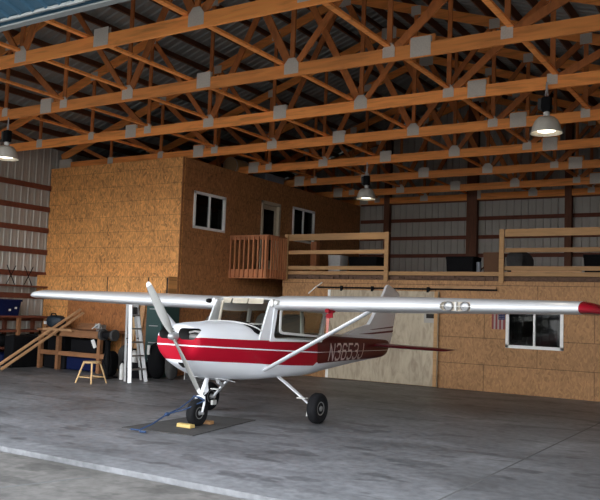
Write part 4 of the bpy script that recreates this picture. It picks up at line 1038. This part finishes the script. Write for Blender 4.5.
# shelf of timber behind the aircraft nose, below the balcony
tb = empty('scrap_bench', (-11.6,15.6,0)); tag(tb, 'brown timber side table behind the airplane cowling', 'table')
MB().box((-.55,-.3,1.62),(.35,.3,1.68)).build('tabletop', M['card'], tb)
MB().box((-.5,-.28,.9),(.3,.28,1.62)).build('cupboard', M['cardboard'], tb)
for x in (-.5,.3):
    for y in (-.25,.25): MB().box((x-.03,y-.03,0),(x+.03,y+.03,.9)).build('leg', M['bench'], tb)

# ------------------------------------------------------------------ things on the mezzanine and on the office roof
ZM = 2.722
def bin_(name, x0,x1,y0,y1,h,mat,lab,cat,grp='things stored on the mezzanine',z=ZM,lid=True):
    o = empty(name, ((x0+x1)/2,(y0+y1)/2,z)); tag(o, lab, cat, grp); w, d = (x1-x0)/2, (y1-y0)/2
    b = MB(); b.loft([[Vector((x,y,zz)) for x,y in rrect(-w*k,-d*k,w*k,d*k,.04,4)] for zz,k in ((0,.93),(h*.86,1))]); b.build('body', M[mat], o, smooth=True, angle=50)
    if lid: b = MB(); b.loft([[Vector((x,y,zz)) for x,y in rrect(-w*1.03,-d*1.03,w*1.03,d*1.03,.05,4)] for zz in (h*.86,h)]); b.build('lid', M[mat], o, smooth=True, angle=50)
    return o
bin_('storage_tote',-7.70,-6.95,19.3,19.9,.52,'black','wide black tote on the mezzanine left of the doubled post','tote')
bin_('storage_tote',-6.70,-6.28,19.3,19.8,.62,'cardboard','brown box on the mezzanine just left of the right railing','box')
bin_('jar',-6.92,-6.80,19.4,19.52,.38,'bluegrey','pale glass jar on the mezzanine between the doubled post and the right railing','jar')
bin_('storage_tote',-11.42,-11.02,19.6,20.1,.60,'whiteplastic','white box standing on the mezzanine behind the left railing','box')
bin_('storage_tote',-10.75,-9.85,19.6,20.2,.55,'black','long black tote behind the left railing, right of the white box','tote')
bin_('storage_tote',-4.25,-3.4,19.3,20.0,.55,'black','black tote behind the right railing at the picture edge','tote')
blob('heaped_tarp', (-5.85,19.5,ZM), .30,.3,.33,'greyfab','dark crumpled tarp heaped behind the left end of the right railing','tarp',seed=31,lump=.12)
for i,(x,h,tx) in enumerate(((-8.02,.85,.06),(-7.72,.95,.0))):
    o = MB().tube([(0,0,0),(tx+.03,2.0,h)],.022,8).build('leaning_pole', M['redwood']); o.location = (x,21.9,ZM); tag(o, ['shorter tilted','taller upright'][i]+' dark pole leaning on the back wall above the mezzanine','pole','poles on the mezzanine')
o = MB().box((-12.20,19.9,ZM-.02),(-12.0,20.1,3.75)).build('stub_post', M['baluster'], loc=(-12.1,20,ZM-.02)); tag(o,'short brown post standing behind the left railing, in front of the office wall','post')
dm = empty('fiber_drum', (-13.35,17.6,ZT+.25)); tag(dm,'round brown drum lying on top of the plywood office, under the trusses','drum')
MB().lathe([(0,-.3),(.23,-.3),(.24,-.29),(.24,.29),(.23,.3),(0,.3)],n=28,axis='Y').build('body', M['card'], dm, smooth=True)
for y in (-.29,.27): MB().lathe([(.23,y),(.25,y),(.25,y+.02),(.23,y+.02)],n=28,axis='Y').build('hoop', M['alu'], dm, smooth=True)
dm.location.z = ZT+.25
bin_('storage_box',-13.5,-13.0,18.6,19.6,.24,'bluegrey','blue-grey box on top of the plywood office beside the brown drum','box','things on the office roof',z=ZT+.005)

# ------------------------------------------------------------------ daylight and camera
w = bpy.data.worlds.new('World'); sc.world = w; w.use_nodes = True; nt = w.node_tree; bg = nt.nodes['Background']
tcw = N(nt,'ShaderNodeTexCoord'); sp = N(nt,'ShaderNodeSeparateXYZ'); nt.links.new(tcw.outputs['Generated'], sp.inputs[0])
rw = ramp(nt, [(.0,(.30,.29,.28)),(.49,(.55,.55,.54)),(.53,(.95,.97,1.0)),(.75,(.85,.92,1.0)),(1,(.72,.84,1.0))])
mr = N(nt,'ShaderNodeMapRange'); mr.inputs[1].default_value = -1; mr.inputs[2].default_value = 1; nt.links.new(sp.outputs['Z'], mr.inputs[0]); nt.links.new(mr.outputs[0], rw.inputs[0]); nt.links.new(rw.outputs[0], bg.inputs[0])
bg.inputs[1].default_value = 2.6

FPX = 786.87; YAW, PITCH, ROLL = -.563444823, .0767936256, .0367572536
cd = bpy.data.cameras.new('camera'); cam = bpy.data.objects.new('camera', cd); col.objects.link(cam)
fwd = Vector((math.sin(YAW)*math.cos(PITCH), math.cos(YAW)*math.cos(PITCH), math.sin(PITCH)))
rt = Vector((math.cos(YAW),-math.sin(YAW),0)); up = rt.cross(fwd)
r2 = math.cos(ROLL)*rt+math.sin(ROLL)*up; u2 = -math.sin(ROLL)*rt+math.cos(ROLL)*up
cam.matrix_world = Matrix(((r2.x,u2.x,-fwd.x,0),(r2.y,u2.y,-fwd.y,0),(r2.z,u2.z,-fwd.z,1.70),(0,0,0,1)))
cd.sensor_width = 36; cd.lens = FPX/600*36; cd.clip_end = 200; sc.camera = cam
vs = sc.view_settings; vs.view_transform = 'Standard'; vs.look = 'None'; vs.gamma = 1; vs.use_curve_mapping = False; vs.exposure = 1.2
sc.cycles.max_bounces = 10; sc.cycles.diffuse_bounces = 6
